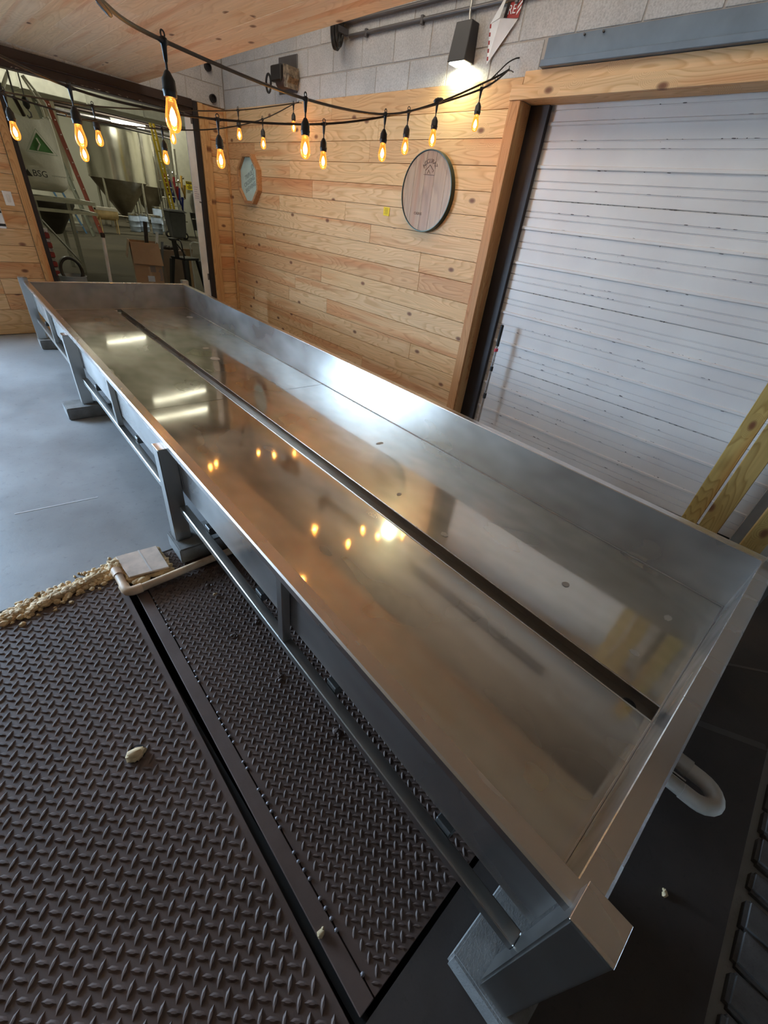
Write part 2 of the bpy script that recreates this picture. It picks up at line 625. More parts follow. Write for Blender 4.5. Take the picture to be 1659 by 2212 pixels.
def thing(name, label, cat, loc=(0, 0, 0), rot=(0, 0, 0), group=None):
    o = link(name, None, None, None, loc, rot)
    o.empty_display_size = 0.1
    return tag(o, label, cat, group)


def struct(o):
    o['kind'] = 'structure'
    return o


def text_mesh(s, size, extrude=0.0006, align='CENTER', space=1.0):
    cu = bpy.data.curves.new('txt', 'FONT')
    cu.body = s
    cu.size = size
    cu.extrude = extrude
    cu.align_x = align
    cu.align_y = 'CENTER'
    cu.space_character = space
    cu.resolution_u = 3
    o = bpy.data.objects.new('txt', cu)
    COL.objects.link(o)
    me = bpy.data.meshes.new_from_object(o.evaluated_get(bpy.context.evaluated_depsgraph_get()))
    bpy.data.objects.remove(o)
    bpy.data.curves.remove(cu)
    return me


def basis(xdir, ydir, loc):
    x = Vector(xdir).normalized()
    y = Vector(ydir).normalized()
    z = x.cross(y)
    m = Matrix.Identity(4)
    for i in range(3):
        m[i][0], m[i][1], m[i][2], m[i][3] = x[i], y[i], z[i], loc[i]
    return m


XR, YF = 2.895, 6.80

# ------------------------------------------------------------------ floor with the dock pit
PX0, PX1, PY0, PY1 = -2.35, 0.95, 0.135, 2.075
fm = MB()
fm.box((-4.6, PY1, -0.3), (3.4, 6.95, 0.0))
fm.box((-4.6, PY0, -0.3), (PX0, PY1, 0.0))
fm.box((PX1, PY0, -0.3), (3.4, PY1, 0.0))
fm.box((-4.6, -3.0, -0.3), (3.4, -0.455, -0.03))
floor = struct(put('floor', fm, floor_m))
dark_floor_m = concrete('shaded_dark_slab', (0.040, 0.031, 0.027), (0.085, 0.068, 0.060), 0.5, 0.75, scale=2.0)  # dark concrete near the camera, deepened to carry the shade in its colour
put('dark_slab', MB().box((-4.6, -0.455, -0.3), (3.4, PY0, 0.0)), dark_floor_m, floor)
put('pit_bottom', MB().box((PX0, PY0, -0.34), (PX1, PY1, -0.30)), pit_m, floor)
# pale scratch and two chalk streaks in the concrete
for (a, b, w) in (((-0.56, 2.84), (-0.165, 2.785), 0.008), ((1.22, -0.16), (1.36, -0.45), 0.03), ((1.62, -0.10), (1.86, -0.42), 0.014)):
    d = Vector((b[0] - a[0], b[1] - a[1], 0)).normalized()
    n_ = Vector((-d.y, d.x, 0)) * w / 2
    A, B = Vector((a[0], a[1], 0.0)), Vector((b[0], b[1], 0.0))
    put('paint_streak', MB().prism([A - n_, B - n_, B + n_, A + n_], (0, 0, 0.0012)), plain('worn_line_paint', (0.62, 0.60, 0.60), 0.7) if a[1] > 1 else plain('faint_line_paint', (0.11, 0.093, 0.082), 0.7), floor)
# stone pavers along the threshold, near right
xk = -0.1
k = 0
while xk < 2.6:
    w = random.uniform(0.10, 0.16)
    for row in range(2):
        y1 = -0.488 - row * 0.20
        y0 = y1 - 0.188
        j = lambda: random.uniform(-0.012, 0.012)
        sh = row * 0.06
        b4 = [(xk + sh + j(), y0 + j(), -0.05), (xk + sh + w - 0.014 + j(), y0 + j(), -0.05), (xk + sh + w - 0.014 + j(), y1, -0.05), (xk + sh + j(), y1, -0.05)]
        t4 = [(p[0], p[1], 0.0 + random.uniform(-0.006, 0.008)) for p in b4]
        cx = sum(p[0] for p in b4) / 4
        cy = sum(p[1] for p in b4) / 4
        mbp = MB().hexa([(p[0] - cx, p[1] - cy, p[2]) for p in b4], [(p[0] - cx, p[1] - cy, p[2]) for p in t4])
        put('stone', mbp, stone_m, floor, 0.010, True, loc=(cx, cy, 0), seg=2)
    xk += w
    k += 1

# ------------------------------------------------------------------ tread plates


def treads(poly_in, p, ln, wd, ht, z):
    mb = MB()
    xs = [q[0] for q in poly_in]
    ys = [q[1] for q in poly_in]

    def inside(x, y):
        c = False
        n = len(poly_in)
        for i in range(n):
            (x1, y1), (x2, y2) = poly_in[i], poly_in[(i + 1) % n]
            if (y1 > y) != (y2 > y) and x < (x2 - x1) * (y - y1) / (y2 - y1) + x1:
                c = not c
        return c
    i = 0
    rot = radians(-1.6)
    nx = int((max(xs) - min(xs)) / p) + 6
    ny = int((max(ys) - min(ys)) / p) + 6
    for i in range(-3, nx):
        for j in range(-3, ny):
            for sub in (0, 1):
                x = min(xs) + (i + 0.5 * sub) * p
                y = min(ys) + (j + 0.5 * sub) * p
                x, y = x + (y - min(ys)) * sin(-rot), y
                if not inside(x, y):
                    continue
                a = radians(-45 if sub == 0 else 45) + rot
                d = Vector((cos(a), sin(a), 0))
                q = Vector((-d.y, d.x, 0))
                c = Vector((x, y, z))
                hl, hw = ln / 2, wd / 2
                rim = [c + d * hl, c + d * hl * .45 + q * hw, c - d * hl * .45 + q * hw, c - d * hl, c - d * hl * .45 - q * hw, c + d * hl * .45 - q * hw]
                up = Vector((0, 0, ht))
                top = [c + d * hl * .55 + up, c + d * hl * .2 + q * hw * .35 + up, c - d * hl * .2 + q * hw * .35 + up, c - d * hl * .55 + up, c - d * hl * .2 - q * hw * .35 + up, c + d * hl * .2 - q * hw * .35 + up]
                mb.add(rim + top, [(6, 7, 8, 9, 10, 11)] + [(m, (m + 1) % 6, 6 + (m + 1) % 6, 6 + m) for m in range(6)])
    return mb


P1 = [(-2.33, 0.145), (-0.340, 0.150), (-0.283, 1.93), (-0.30, 2.055), (-2.33, 2.062)]
t = thing('tread_plate', 'large dark diamond tread plate left of the black gap in the floor', 'floor plate', (0, 0, 0))
put('plate_sheet', MB().prism([(x, y, -0.010) for x, y in P1], (0, 0, 0.010)), plate_m, t, 0.0015)
tr = put('raised_treads', treads([(-2.30, 0.165), (-0.358, 0.165), (-0.303, 1.93), (-0.32, 2.04), (-2.30, 2.04)], 0.0415, 0.037, 0.0125, 0.0042, 0.0), plate_m, t, smooth=True)
tr['kind'] = 'stuff'
t2 = thing('tread_plate', 'narrower diamond tread plate running under the steel trough', 'floor plate', (0, 0, 0))
P2 = [(-0.268, 0.150), (0.93, 0.150), (0.93, 2.068), (-0.19, 2.062), (-0.205, 1.83)]
put('plate_sheet', MB().prism([(x, y, -0.010) for x, y in P2], (0, 0, 0.010)), plate_m, t2, 0.0015)
tr = put('raised_treads', treads([(-0.250, 0.165), (0.91, 0.165), (0.91, 2.045), (-0.17, 2.045), (-0.19, 1.83)], 0.031, 0.027, 0.0085, 0.0034, 0.0), plate_m, t2, smooth=True)
tr['kind'] = 'stuff'
put('edge_bar', MB().prism([(-0.316, 0.150, -0.010), (-0.2705, 0.150, -0.010), (-0.2085, 1.85, -0.010), (-0.256, 1.85, -0.010)], (0, 0, 0.013)), plate_m, t2, 0.002)
weld = MB()
for i in range(60):
    f = i / 59
    if random.random() < 0.3:
        continue
    x = -0.2665 + f * 0.062
    y = 0.20 + f * 1.6
    weld.lathe([(0.002, -0.001), (0.006, 0.003), (0.004, 0.005), (0.001, 0.006)], 6, (x + random.uniform(-.003, .003), y, 0.0))
put('weld_bead', weld, plain('weld_grey', (0.22, 0.2, 0.21), 0.5, 0.4), t2, smooth=True)['kind'] = 'stuff'
# support beams under the plates so that they carry
for bx in (-1.9, -0.9, -0.33, 0.1, 0.8):
    put('support_beam', MB().box((bx, PY0, -0.30), (bx + 0.03, PY1, -0.0115)), pit_m, floor)

# ------------------------------------------------------------------ right wall: boards below, block above
ZB = [2.49 - 0.1585 * i for i in range(17)]
wr = struct(put('wall_right', MB().box((2.934, 2.46, 0.0), (3.14, YF + 0.2, 4.6)).box((2.934, -3.0, 2.46), (3.14, 2.46, 4.6)).box((2.934, -3.0, 0.0), (3.14, 0.0, 2.46)).box((2.9165, -3.0, 2.661), (2.934, YF + 0.03, 4.6)).box((2.9165, 2.362, 2.4905), (2.934, YF + 0.03, 2.661)), mortar))
butts = {0: [4.6], 1: [3.9], 2: [6.1, 4.0], 3: [5.344], 4: [4.9], 5: [5.573, 4.313], 6: [3.899], 7: [3.181, 5.9], 8: [3.16], 9: [4.7], 10: [5.245], 11: [5.392, 4.578], 12: [3.148, 6.3], 13: [4.856], 14: [6.23, 5.079, 3.866], 15: [4.4]}
for i in range(16):
    z1, z0 = ZB[i], max(ZB[i + 1], 0.004)
    if z1 - z0 < 0.02:
        continue
    ys = [2.47] + sorted(butts.get(i, [])) + [YF - 0.003]
    for a, b in zip(ys[:-1], ys[1:]):
        pr = random.uniform(0, 0.0016)
        cbox('board', (2.8955 - pr, a + 0.0012, z0 + 0.0016), (2.934, b - 0.0012, z1 - 0.0016), wood_y, wr, 0.0018)
# board over the door head
cbox('board', (2.8955, -0.9, 2.444), (2.934, 2.469, 2.515), wood_y, wr, 0.0018)
# concrete blocks
for ci, z0 in enumerate((2.4635, 2.6635, 2.8635, 3.0635)):
    y = 3.602 if ci % 2 == 0 else 3.40
    y -= 0.4065 * 12
    while y < YF:
        y0, y1 = max(y, -0.9) + 0.0045, min(y + 0.4065, YF + 0.0) - 0.0045
        zz0 = max(z0 + 0.0045, 2.491)
        if y0 < 2.35 and ci == 0:
            zz0 = None      # the steel lintel takes this course
            if y1 > 2.37:
                y0, zz0 = 2.365, 2.52
        if y1 - y0 > 0.03 and zz0 is not None:
            cbox('block', (2.9125 + random.uniform(-.001, .001), y0, zz0), (2.95, y1, z0 + 0.1955), cmu, wr, 0.003)
        y += 0.4065

# steel lintel over the overhead door
tl = thing('steel_lintel', 'blue-grey painted steel lintel above the overhead door', 'lintel', (XR, 1.0, 2.54))
put('web', MB().box((0.0, -1.9, 0.012), (0.06, 1.351, 0.118)), blue_steel, tl, 0.002)
put('lower_flange', MB().box((-0.035, -1.9, -0.022), (0.06, 1.351, 0.012)), blue_steel, tl, 0.003)
for yy in (0.98, 1.10):
    put('bolt', MB().lathe([(0.006, 0), (0.006, -0.012), (0.003, -0.014)], 8, (0, yy, 0.105), 'X'), conduit_m, tl)

# door casing
tr1 = struct(cbox('trim_1', (2.868, 2.441, 0.003), (2.8945, 2.528, 2.366), wood_z, None, 0.002))
tr2 = struct(cbox('trim_2', (2.862, -0.9, 2.367), (2.8945, 2.533, 2.443), wood_y, None, 0.002))
tr3 = struct(cbox('trim_3', (2.8955, 2.440, 0.003), (3.012, 2.4595, 2.366), wood_z, None, 0.002))
struct(cbox('trim_4', (2.8955, -0.1, 2.367), (3.04, 2.4395, 2.395), wood_y, None, 0.002))
struct(cbox('trim_5', (3.014, 2.292, 0.003), (3.052, 2.4595, 2.366), black_steel, None, 0.002))
# corner strip on the board wall
struct(cbox('trim_6', (2.8675, 6.752, 0.003), (2.8945, 6.7805, 2.482), wood_z, None, 0.002))

# overhead sectional door
d1 = thing('door_1', 'white chipped sectional overhead door', 'door', (3.058, 0.0, 0.0))
del d1['category']
del d1['label']
struct(d1)
seams = [2.454, 1.844, 1.234, 0.621, 0.006]
for i in range(4):
    zt, zb = seams[i], seams[i + 1]
    if i == 3:
        zb = 0.006
    h = zt - zb
    # profile in (x,z): flat sheet with two wide stepped ribs and pairs of fine ribs
    pr = [(0.012, 0.0), (0.0, -0.004)]

    def rib(zc, w, d):
        e = w * 0.22
        pr.extend([(0.0, zc + w / 2), (-d, zc + w / 2 - e), (-d, zc - w / 2 + e), (0.0, zc - w / 2)])

    def groove(zc, w, d):
        pr.extend([(0.0, zc + w / 2), (d, zc + w / 4), (d, zc - w / 4), (0.0, zc - w / 2)])
    items = [('g', -0.075, 0.009), ('g', -0.113, 0.009), ('r', -0.182, 0.026), ('g', -0.275, 0.009), ('g', -0.318, 0.009), ('r', -0.418, 0.026), ('g', -0.50, 0.009), ('g', -0.545, 0.009)]
    for kind, zc, w in items:
        if -zc > h - 0.03:
            continue
        if kind == 'g':
            groove(zc, w, 0.007)
        else:
            rib(zc, w, 0.010)
    pr.extend([(0.0, -h + 0.004), (0.012, -h)])
    Y0, Y1 = -0.5, 2.31
    vs = [(x, Y0, z) for x, z in pr] + [(x, Y1, z) for x, z in pr]
    n = len(pr)
    fs = [(q, q + 1, n + q + 1, n + q) for q in range(n - 1)]
    # back sheet
    o = len(vs)
    vs += [(0.03, Y0, 0.0), (0.03, Y1, 0.0), (0.03, Y0, -h), (0.03, Y1, -h)]
    fs += [(o, o + 1, n, 0), (n - 1, 2 * n - 1, o + 3, o + 2), (o + 2, o + 3, o + 1, o)]
    sec = put('door_panel', MB().add(vs, fs), door_m, d1, loc=(0, 0, zt))
    # flaked paint along ribs and seams
    ch = MB()
    lines = [0.0] + [zc + s * 0.5 * w for kind, zc, w in items if -zc < h - 0.03 for s in ((1, -1) if kind == 'r' else (1,))]
    for zl in lines:
        yc = 2.25
        run = 1.9 if zl == 0.0 else random.uniform(0.5, 1.5)
        y = random.uniform(0.3, 1.0)
        dens = 1.1 if zl == 0 else random.choice((0.0, 0.12, 0.25, 0.5))
        while y < 2.1:
            ln = random.uniform(0.004, 0.035)
            if random.random() < dens * 0.55:
                hh = random.uniform(0.001, 0.0032) * (1.6 if random.random() < 0.12 else 1)
                pts = []
                m = 6
                for q in range(m):
                    a = 2 * pi * q / m
                    pts.append((-0.0108 if zl not in (0.0,) and abs(zl) in (0.195, 0.169, 0.431, 0.405) else -0.0008, y + ln / 2 * cos(a), zl + hh * sin(a) * random.uniform(.5, 1.2)))
                ch.prism([Vector(p) for p in pts], (0.0012, 0, 0))
            y += ln * random.uniform(1.0, 2.4)
    put('paint_chips', ch, chip_m, sec)['kind'] = 'stuff'
# wall behind the door opening keeps the room closed
struct(put('wall_backing', MB().box((3.16, -3.0, 0.0), (3.3, YF + 0.2, 4.6)), pit_m))

# ------------------------------------------------------------------ far wall with doorway to the brewhouse
wf = struct(put('wall_far', MB().box((-0.80, 6.84, 0.0), (0.60, 7.04, 4.6)).box((2.54, 6.84, 0.0), (2.934, 7.04, 4.6)).box((0.60, 6.84, 2.372), (2.54, 7.04, 4.6)).box((-4.6, 6.84, 2.5), (-0.8, 7.04, 4.6)).box((-4.6, 6.84, 0.0), (-4.4, 7.04, 2.5)).box((-0.8, 6.8195, 2.505), (2.912, 6.84, 4.6)).box((-1.4, 6.84, 0.0), (-0.8, 7.04, 2.5)), mortar))
for i in range(16):
    z1, z0 = ZB[i] - 0.005 + 0.0, max(ZB[i + 1] - 0.005, 0.004)
    if z1 - z0 < 0.02:
        continue
    xb = [-0.79, random.choice((-0.3, 0.1, 99)), 0.512]
    xs = [x for x in xb if x < 5]
    for a, b in zip(xs[:-1], xs[1:]):
        cbox('board', (a + 0.001, YF - random.uniform(0, .0015), z0 + 0.0016), (b - 0.001, 6.839, z1 - 0.0016), wood_x, wf, 0.0018)
    cbox('board', (2.668, YF - random.uniform(0, .0015), z0 + 0.0016), (2.893, 6.839, z1 - 0.0016), wood_x, wf, 0.0018)
for ci, z0 in enumerate((2.4935, 2.6935, 2.8935)):
    x = -0.8 + (0.2 if ci % 2 else 0)
    while x < 2.89:
        x1 = min(x + 0.397, 2.911)
        if x1 - x > 0.04:
            cbox('block', (x, 6.815, z0 + 0.0045), (x1, 6.845, z0 + 0.1955), cmu, wf, 0.003)
        x += 0.4065
# doorway casing
struct(cbox('trim_7', (0.514, 6.772, 0.003), (0.588, 6.7985, 2.485), wood_z, None, 0.002))
struct(cbox('trim_8', (2.546, 6.765, 0.003), (2.605, 6.7985, 2.488), wood_z, None, 0.002))
struct(cbox('trim_9', (2.606, 6.772, 0.003), (2.666, 6.7985, 2.482), wood_z, None, 0.002))
struct(cbox('trim_10', (0.589, 6.78, 0.003), (0.632, 7.03, 2.36), black_steel, None, 0.002))
struct(cbox('trim_11', (2.478, 6.775, 0.003), (2.538, 7.03, 2.492), black_steel, None, 0.002))
hd = struct(put('trim_12', MB().box((0.40, 6.765, 2.425), (2.477, 6.7985, 2.502)).box((0.40, 6.785, 2.362), (2.477, 6.835, 2.4245)).box((0.64, 6.745, 2.42), (2.477, 6.80, 2.430)), dark_steel, None, 0.002))
flk = MB()
for i in range(26):
    xx = random.uniform(0.75, 2.4)
    flk.prism([Vector((xx + random.uniform(-.03, .03), 6.7845, 2.364 + random.uniform(0, 0.012))) for _ in range(3)], (0, 0.001, 0))
put('flaked_paint', flk, plain('cream_flakes', (0.62, 0.58, 0.46), 0.7), hd)['kind'] = 'stuff'
wj = thing('white_door_edge', 'white painted steel edge strip standing inside the doorway', 'door edge', (2.43, 6.815, 0.0))
put('strip', MB().box((-0.045, -0.012, 0.003), (0.046, 0.012, 2.36)), white_paint, wj, 0.003)
for zz in (0.6, 1.5, 2.28):
    put('hinge_plate', MB().box((0.02, -0.016, zz), (0.044, -0.0122, zz + 0.08)), conduit_m, wj, 0.001)
pp = thing('taped_notice', 'white paper notice with handwritten lines taped to the white door edge', 'notice', (2.425, 6.797, 1.60))
put('paper', MB().prism([(-0.035, 0, -0.075), (0.052, 0.002, -0.085), (0.046, 0, 0.085), (-0.038, 0.001, 0.09)], (0, 0.0008, 0)), plain('paper_white', (0.78, 0.78, 0.80), 0.8), pp)
for i in range(6):
    put('ink_line', MB().box((-0.028, -0.0009, 0.06 - i * 0.023), (random.uniform(0.01, 0.036), -0.0001, 0.0635 - i * 0.023)), plain('ink', (0.15, 0.15, 0.3), 0.8), pp)

# other walls of the room (behind and left of the camera)
struct(put('wall_near', MB().box((-4.6, -3.2, 0.0), (3.4, -3.0, 4.6)), plain('near_wall_dark', (0.16, 0.12, 0.09), 0.8)))
struct(put('wall_left', MB().box((-4.8, -3.0, 0.0), (-4.6, 7.04, 4.6)), plain('left_wall_paint', (0.22, 0.17, 0.13), 0.8)))
struct(put('roof_deck', MB().box((-4.8, -3.2, 4.6), (3.4, 7.1, 4.7)), plain('roof_deck_grey', (0.35, 0.33, 0.30), 0.8)))
struct(put('yard_ground', MB().box((-60, -20, -0.2), (-4.81, 60, -0.05)).box((-4.81, 7.05, -0.2), (-0.81, 60, -0.05)), plain('yard_concrete', (0.30, 0.30, 0.29), 0.9)))

# ------------------------------------------------------------------ dropped plank ceiling
ceil = struct(put('ceiling', MB().box((-5.2, -8.0, 0.0205), (0.0, 0.0, 0.04)), dark_steel, None, loc=(1.90, 6.775, 2.507), rot=(-0.0137, 0.027, 0)))
x = 0.0
PW = 0.142
while x > -5.1:
    yb = [-8.0, 0.0]
    y = -random.uniform(0.8, 2.6)
    while y > -7.6:
        yb.append(y)
        y -= random.uniform(1.8, 3.2)
    yb.sort()
    for a, b in zip(yb[:-1], yb[1:]):
        cbox('plank', (x - PW + 0.0004, a + 0.0004, random.uniform(0, 0.001)), (x - 0.0004, b - 0.0004, 0.0205), wood_c, ceil, 0.0007)
    x -= PW

# ------------------------------------------------------------------ the long stainless trough
W, L, ZR, ZF = 1.524, 6.13, 0.658, 0.388
TT = thing('steel_trough', 'long shallow stainless steel trough table with a centre drain channel', 'trough', (0, 0, 0), (0, 0, radians(-2.5)))
FL = 0.047
# side walls as sheets 3 mm thick
put('long_wall', MB().box((-0.004, -0.004, ZF - 0.012), (0.0, L + 0.004, ZR - 0.003)), steel_wall, TT)
put('long_wall', MB().box((W, -0.004, ZF - 0.012), (W + 0.004, L + 0.004, ZR - 0.003)), steel_wall, TT)
put('end_wall', MB().box((0.0, -0.004, ZF - 0.012), (W, 0.0, ZR - 0.003)), steel_wall, TT)
put('end_wall', MB().box((0.0, L, ZF - 0.012), (W, L + 0.004, ZR - 0.003)), steel_wall, TT)
# rolled rim flanges with a turned-down lip
def flange(p0, p1, out):
    p0, p1, out = Vector(p0), Vector(p1), Vector(out)
    mb = MB()
    prof = [(-0.002, -0.004), (0.0, 0.0), (FL - 0.006, 0.0), (FL, -0.005), (FL, -0.030), (FL - 0.003, -0.032), (FL - 0.004, -0.008), (FL - 0.008, -0.004)]
    n = len(prof)
    d = (p1 - p0).normalized()
    vs = []
    for (p, s) in ((p0, -1), (p1, 1)):
        for (o_, z_) in prof:
            mit = max(0, o_)
            vs.append(p + out * o_ + d * s * mit + Vector((0, 0, z_)))
    fs = [(i, (i + 1) % n, n + (i + 1) % n, n + i) for i in range(n)]
    fs += [tuple(range(n)), tuple(range(n, 2 * n))]
    return mb.add(vs, fs)
put('rim_flange', flange((0, 0, ZR), (0, L, ZR), (-1, 0, 0)), steel_rim, TT)
put('rim_flange', flange((W, 0, ZR), (W, L, ZR), (1, 0, 0)), steel_rim, TT)
put('rim_flange', flange((0, 0, ZR), (W, 0, ZR), (0, -1, 0)), steel_rim, TT)
put('rim_flange', flange((0, L, ZR), (W, L, ZR), (0, 1, 0)), steel_rim, TT)
# bottom sheets either side of the gutter, slightly uneven, in two lengths butted at mid-length
GX0, GX1 = 0.700, 0.778


def sheet(x0, x1, y0, y1, fall_to):
    nx, ny = 10, 44
    vs, fs = [], []
    for j in range(ny + 1):
        for i in range(nx + 1):
            x = x0 + (x1 - x0) * i / nx
            y = y0 + (y1 - y0) * j / ny
            f = (x - x0) / (x1 - x0)
            dz = 0.0007 * sin(3.1 * y + 2.0 * x) * sin(pi * f) + 0.0004 * sin(7.3 * y - 5 * x)
            vs.append((x, y, ZF + dz))
    for j in range(ny):
        for i in range(nx):
            a = j * (nx + 1) + i
            fs.append((a, a + 1, a + nx + 2, a + nx + 1))
    return MB().add(vs, fs)


for (x0, x1) in ((0.0, GX0), (GX1, W)):
    for (y0, y1) in ((0.0, 3.036), (3.041, L)):
        put('bottom_sheet', sheet(x0, x1, y0, y1, 0), steel_floor, TT, smooth=True)
put('weld_seam', MB().box((0.0, 3.0345, ZF - 0.004), (GX0, 3.0425, ZF - 0.0012)).box((GX1, 3.0345, ZF - 0.004), (W, 3.0425, ZF - 0.0012)), plain('seam_dark', (0.20, 0.18, 0.16), 0.4, 0.8), TT)
for a_, b_ in (((0.002, 0.002), (0.002, L - 0.002)), ((W - 0.002, 0.002), (W - 0.002, L - 0.002)), ((0.002, 0.002), (W - 0.002, 0.002)), ((0.002, L - 0.002), (W - 0.002, L - 0.002))):
    put('corner_weld', MB().tube([(a_[0], a_[1], ZF + 0.002), (b_[0], b_[1], ZF + 0.002)], 0.0036, 6), plain('weld_bright', (0.42, 0.39, 0.36), 0.35, 0.9), TT, smooth=True)
g = put('drain_channel', MB().box((GX0 - 0.003, 0.0, ZF - 0.040), (GX0, L, ZF - 0.001)).box((GX1, 0.0, ZF - 0.040), (GX1 + 0.003, L, ZF - 0.001)).box((GX0, 0.0, ZF - 0.040), (GX1, L, ZF - 0.035)), steel('stainless_channel', (0.30, 0.26, 0.22), 0.25, 0.4), TT)
put('channel_lip', MB().tube([(GX0, 0.001, ZF + 0.0005), (GX0, L, ZF + 0.0005)], 0.003, 6), steel_rim, g, smooth=True)
put('channel_lip', MB().tube([(GX1, 0.001, ZF + 0.0005), (GX1, L, ZF + 0.0005)], 0.003, 6), steel_rim, g, smooth=True)
put('drain_hole', MB().lathe([(0.024, 0.0), (0.024, 0.002), (0.018, 0.0025), (0.016, 0.0005)], 20, (0.734, 0.075, ZF - 0.035)), pit_m, g, smooth=True)
put('outlet_pipe', MB().tube([(0.734, 0.075, ZF - 0.041), (0.734, 0.075, ZF - 0.12)], 0.024, 14), steel_leg, g, smooth=True)
# dried water marks on the bottom sheets
for (mx_, my_, ma, mb_) in ((1.217, 1.931, .03, .016), (0.906, 1.406, .016, .012), (1.05, 0.493, .016, .016), (1.237, 0.133, .022, .014), (0.932, 0.15, .014, .018), (0.853, 1.027, .016, .02), (1.049, 4.322, .03, .03), (0.993, 3.975, .04, .05), (1.381, 5.616, .035, .05)):
    put('dried_spot', MB().prism([Vector((ma * cos(q * pi / 8) * random.uniform(.8, 1.15), mb_ * sin(q * pi / 8) * random.uniform(.8, 1.15), 0)) for q in range(16)], (0, 0, 0.0006)), plain('water_mark', (0.42, 0.37, 0.31), 0.6, 0.5), TT, loc=(mx_, my_, ZF + 0.0009))
# posts, rails, struts
PS = 0.0755
ZP0 = 0.0945
for yc in (-0.0455, 2.028, 4.102, 6.176):
    corner = yc in (-0.0455, 6.176)
    for side in (0, 1):
        xc = -0.043 if side == 0 else W + 0.043
        if corner:
            top = ZR + 0.036
        else:
            top = ZR - 0.034
            xc = -0.0445 if side == 0 else W + 0.0445
        po = put('post', MB().box((-PS / 2, -PS / 2, ZP0), (PS / 2, PS / 2, top - 0.003)), steel_leg, TT, 0.005, loc=(xc, yc, 0), seg=2)
        put('post_cap', MB().box((-PS / 2 + 0.0005, -PS / 2 + 0.0005, top - 0.0029), (PS / 2 - 0.0005, PS / 2 - 0.0005, top)), steel_rim, po, 0.001)
ysp = [-0.0455, 2.028, 4.102, 6.176]
for a, b in zip(ysp[:-1], ysp[1:]):
    y0, y1 = a + PS / 2, b - PS / 2
    for side in (0, 1):
        x0, x1 = (-0.037, -0.0) if side == 0 else (W, W + 0.037)
        put('side_rail', MB().box((x0, y0, 0.265), (x1, y1, 0.302)), steel_leg, TT, 0.003)
        ym = (a + b) / 2 + 0.01
        put('strut', MB().box((x0 + 0.001, ym - 0.018, 0.3025), (x1 - 0.005, ym + 0.018, ZR - 0.036)), steel_leg, TT, 0.003)
        put('gusset', MB().box((-0.0045 if side == 0 else W - 0.012, b - 0.06, ZF + 0.02), (0.012 - 0.0165 + 0.0 if side == 0 else W - 0.004, b - 0.045, ZR - 0.04)) if False else MB().box((-0.0065 if side == 0 else W + 0.0045, b - 0.052, 0.40), (-0.0045 if side == 0 else W + 0.0065, b - 0.039, 0.62)), steel_leg, TT)
    for k in range(4):
        yy = y0 + (y1 - y0) * (k + 0.5) / 4
        put('cross_member', MB().box((0.0005, yy - 0.025, 0.285), (W - 0.0005, yy + 0.025, 0.3225)), plain('dull_under_steel', (0.10, 0.095, 0.09), 0.5, 0.7), TT, 0.003)

# concrete pads under the posts
pads = [(-0.092, -0.125, 'concrete pad block under the nearest trough post'), (-0.095, 1.915, 'concrete pad block under the post beside the foam and slab'),
        (-0.205, 4.01, 'concrete pad block under the trough post standing on open floor'), (-0.082, 6.07, 'concrete pad block under the trough post nearest the board wall')]
rm = Matrix.Rotation(radians(-2.5), 3, 'Z')
for (x0, y0, lb) in pads:
    p = rm @ Vector((x0 + 0.197, y0 + 0.095, 0))
    o = put('pad_block', MB().box((-0.197, -0.095, 0.0), (0.197, 0.095, 0.0935)), pad_m, None, 0.006, loc=(p.x, p.y, 0.0005), rot=(0, 0, radians(-2.5)), seg=2)
    if abs(y0 - 1.915) < 0.01:
        o.location.z = 0.0048
        o.scale.z = 0.953
    tag(o, lb, 'concrete block', 'pads under the trough')
for yy, lb in ((-0.0455, 'concrete pad block under the right near corner post of the trough'), (2.028, 'concrete pad block hidden under the second post on the wall side'), (4.102, 'concrete pad block hidden under the third post on the wall side'), (6.176, 'concrete pad block under the right far corner post of the trough')):
    p = rm @ Vector((W + 0.04, yy, 0))
    o = put('pad_block', MB().box((-0.197, -0.095, 0.0), (0.197, 0.095, 0.0935)), pad_m, None, 0.006, loc=(p.x, p.y, 0.0005), rot=(0, 0, radians(-2.5)), seg=2)
    tag(o, lb, 'concrete block', 'pads under the trough')

# ------------------------------------------------------------------ string lights


sock_mb = MB().lathe([(0.004, 0.0), (0.009, -0.004), (0.0145, -0.014), (0.0195, -0.022), (0.0205, -0.044), (0.022, -0.046), (0.022, -0.050), (0.0205, -0.052), (0.0195, -0.063), (0.017, -0.0645)], 18)
sock_me = sock_mb.mesh('socket', 0, True)
sock_me.materials.append(black_plastic)
glass_me = MB().lathe([(0.0135, -0.0655), (0.0150, -0.0675), (0.0165, -0.078), (0.0205, -0.094), (0.0238, -0.112), (0.0240, -0.122), (0.0215, -0.134), (0.0165, -0.143), (0.009, -0.148), (0.002, -0.1495)], 22).mesh('bulb', 0, True)
glass_me.materials.append(bulb_m)
fil_me = MB().lathe([(0.0008, -0.086), (0.006, -0.094), (0.0100, -0.107), (0.0106, -0.118), (0.0070, -0.129), (0.0008, -0.133)], 14).mesh('filament', 0, True)
fil_me.materials.append(filament_m)


def smooth_path(P, sub=8, sag=0.0):
    out = []
    n = len(P)
    for i in range(n - 1):
        p0 = P[max(i - 1, 0)]
        p1, p2 = P[i], P[i + 1]
        p3 = P[min(i + 2, n - 1)]
        for k in range(sub):
            t = k / sub
            q = 0.5 * ((2 * p1) + (-p0 + p2) * t + (2 * p0 - 5 * p1 + 4 * p2 - p3) * t * t + (-p0 + 3 * p1 - 3 * p2 + p3) * t ** 3)
            out.append(q)
    out.append(P[-1])
    return out


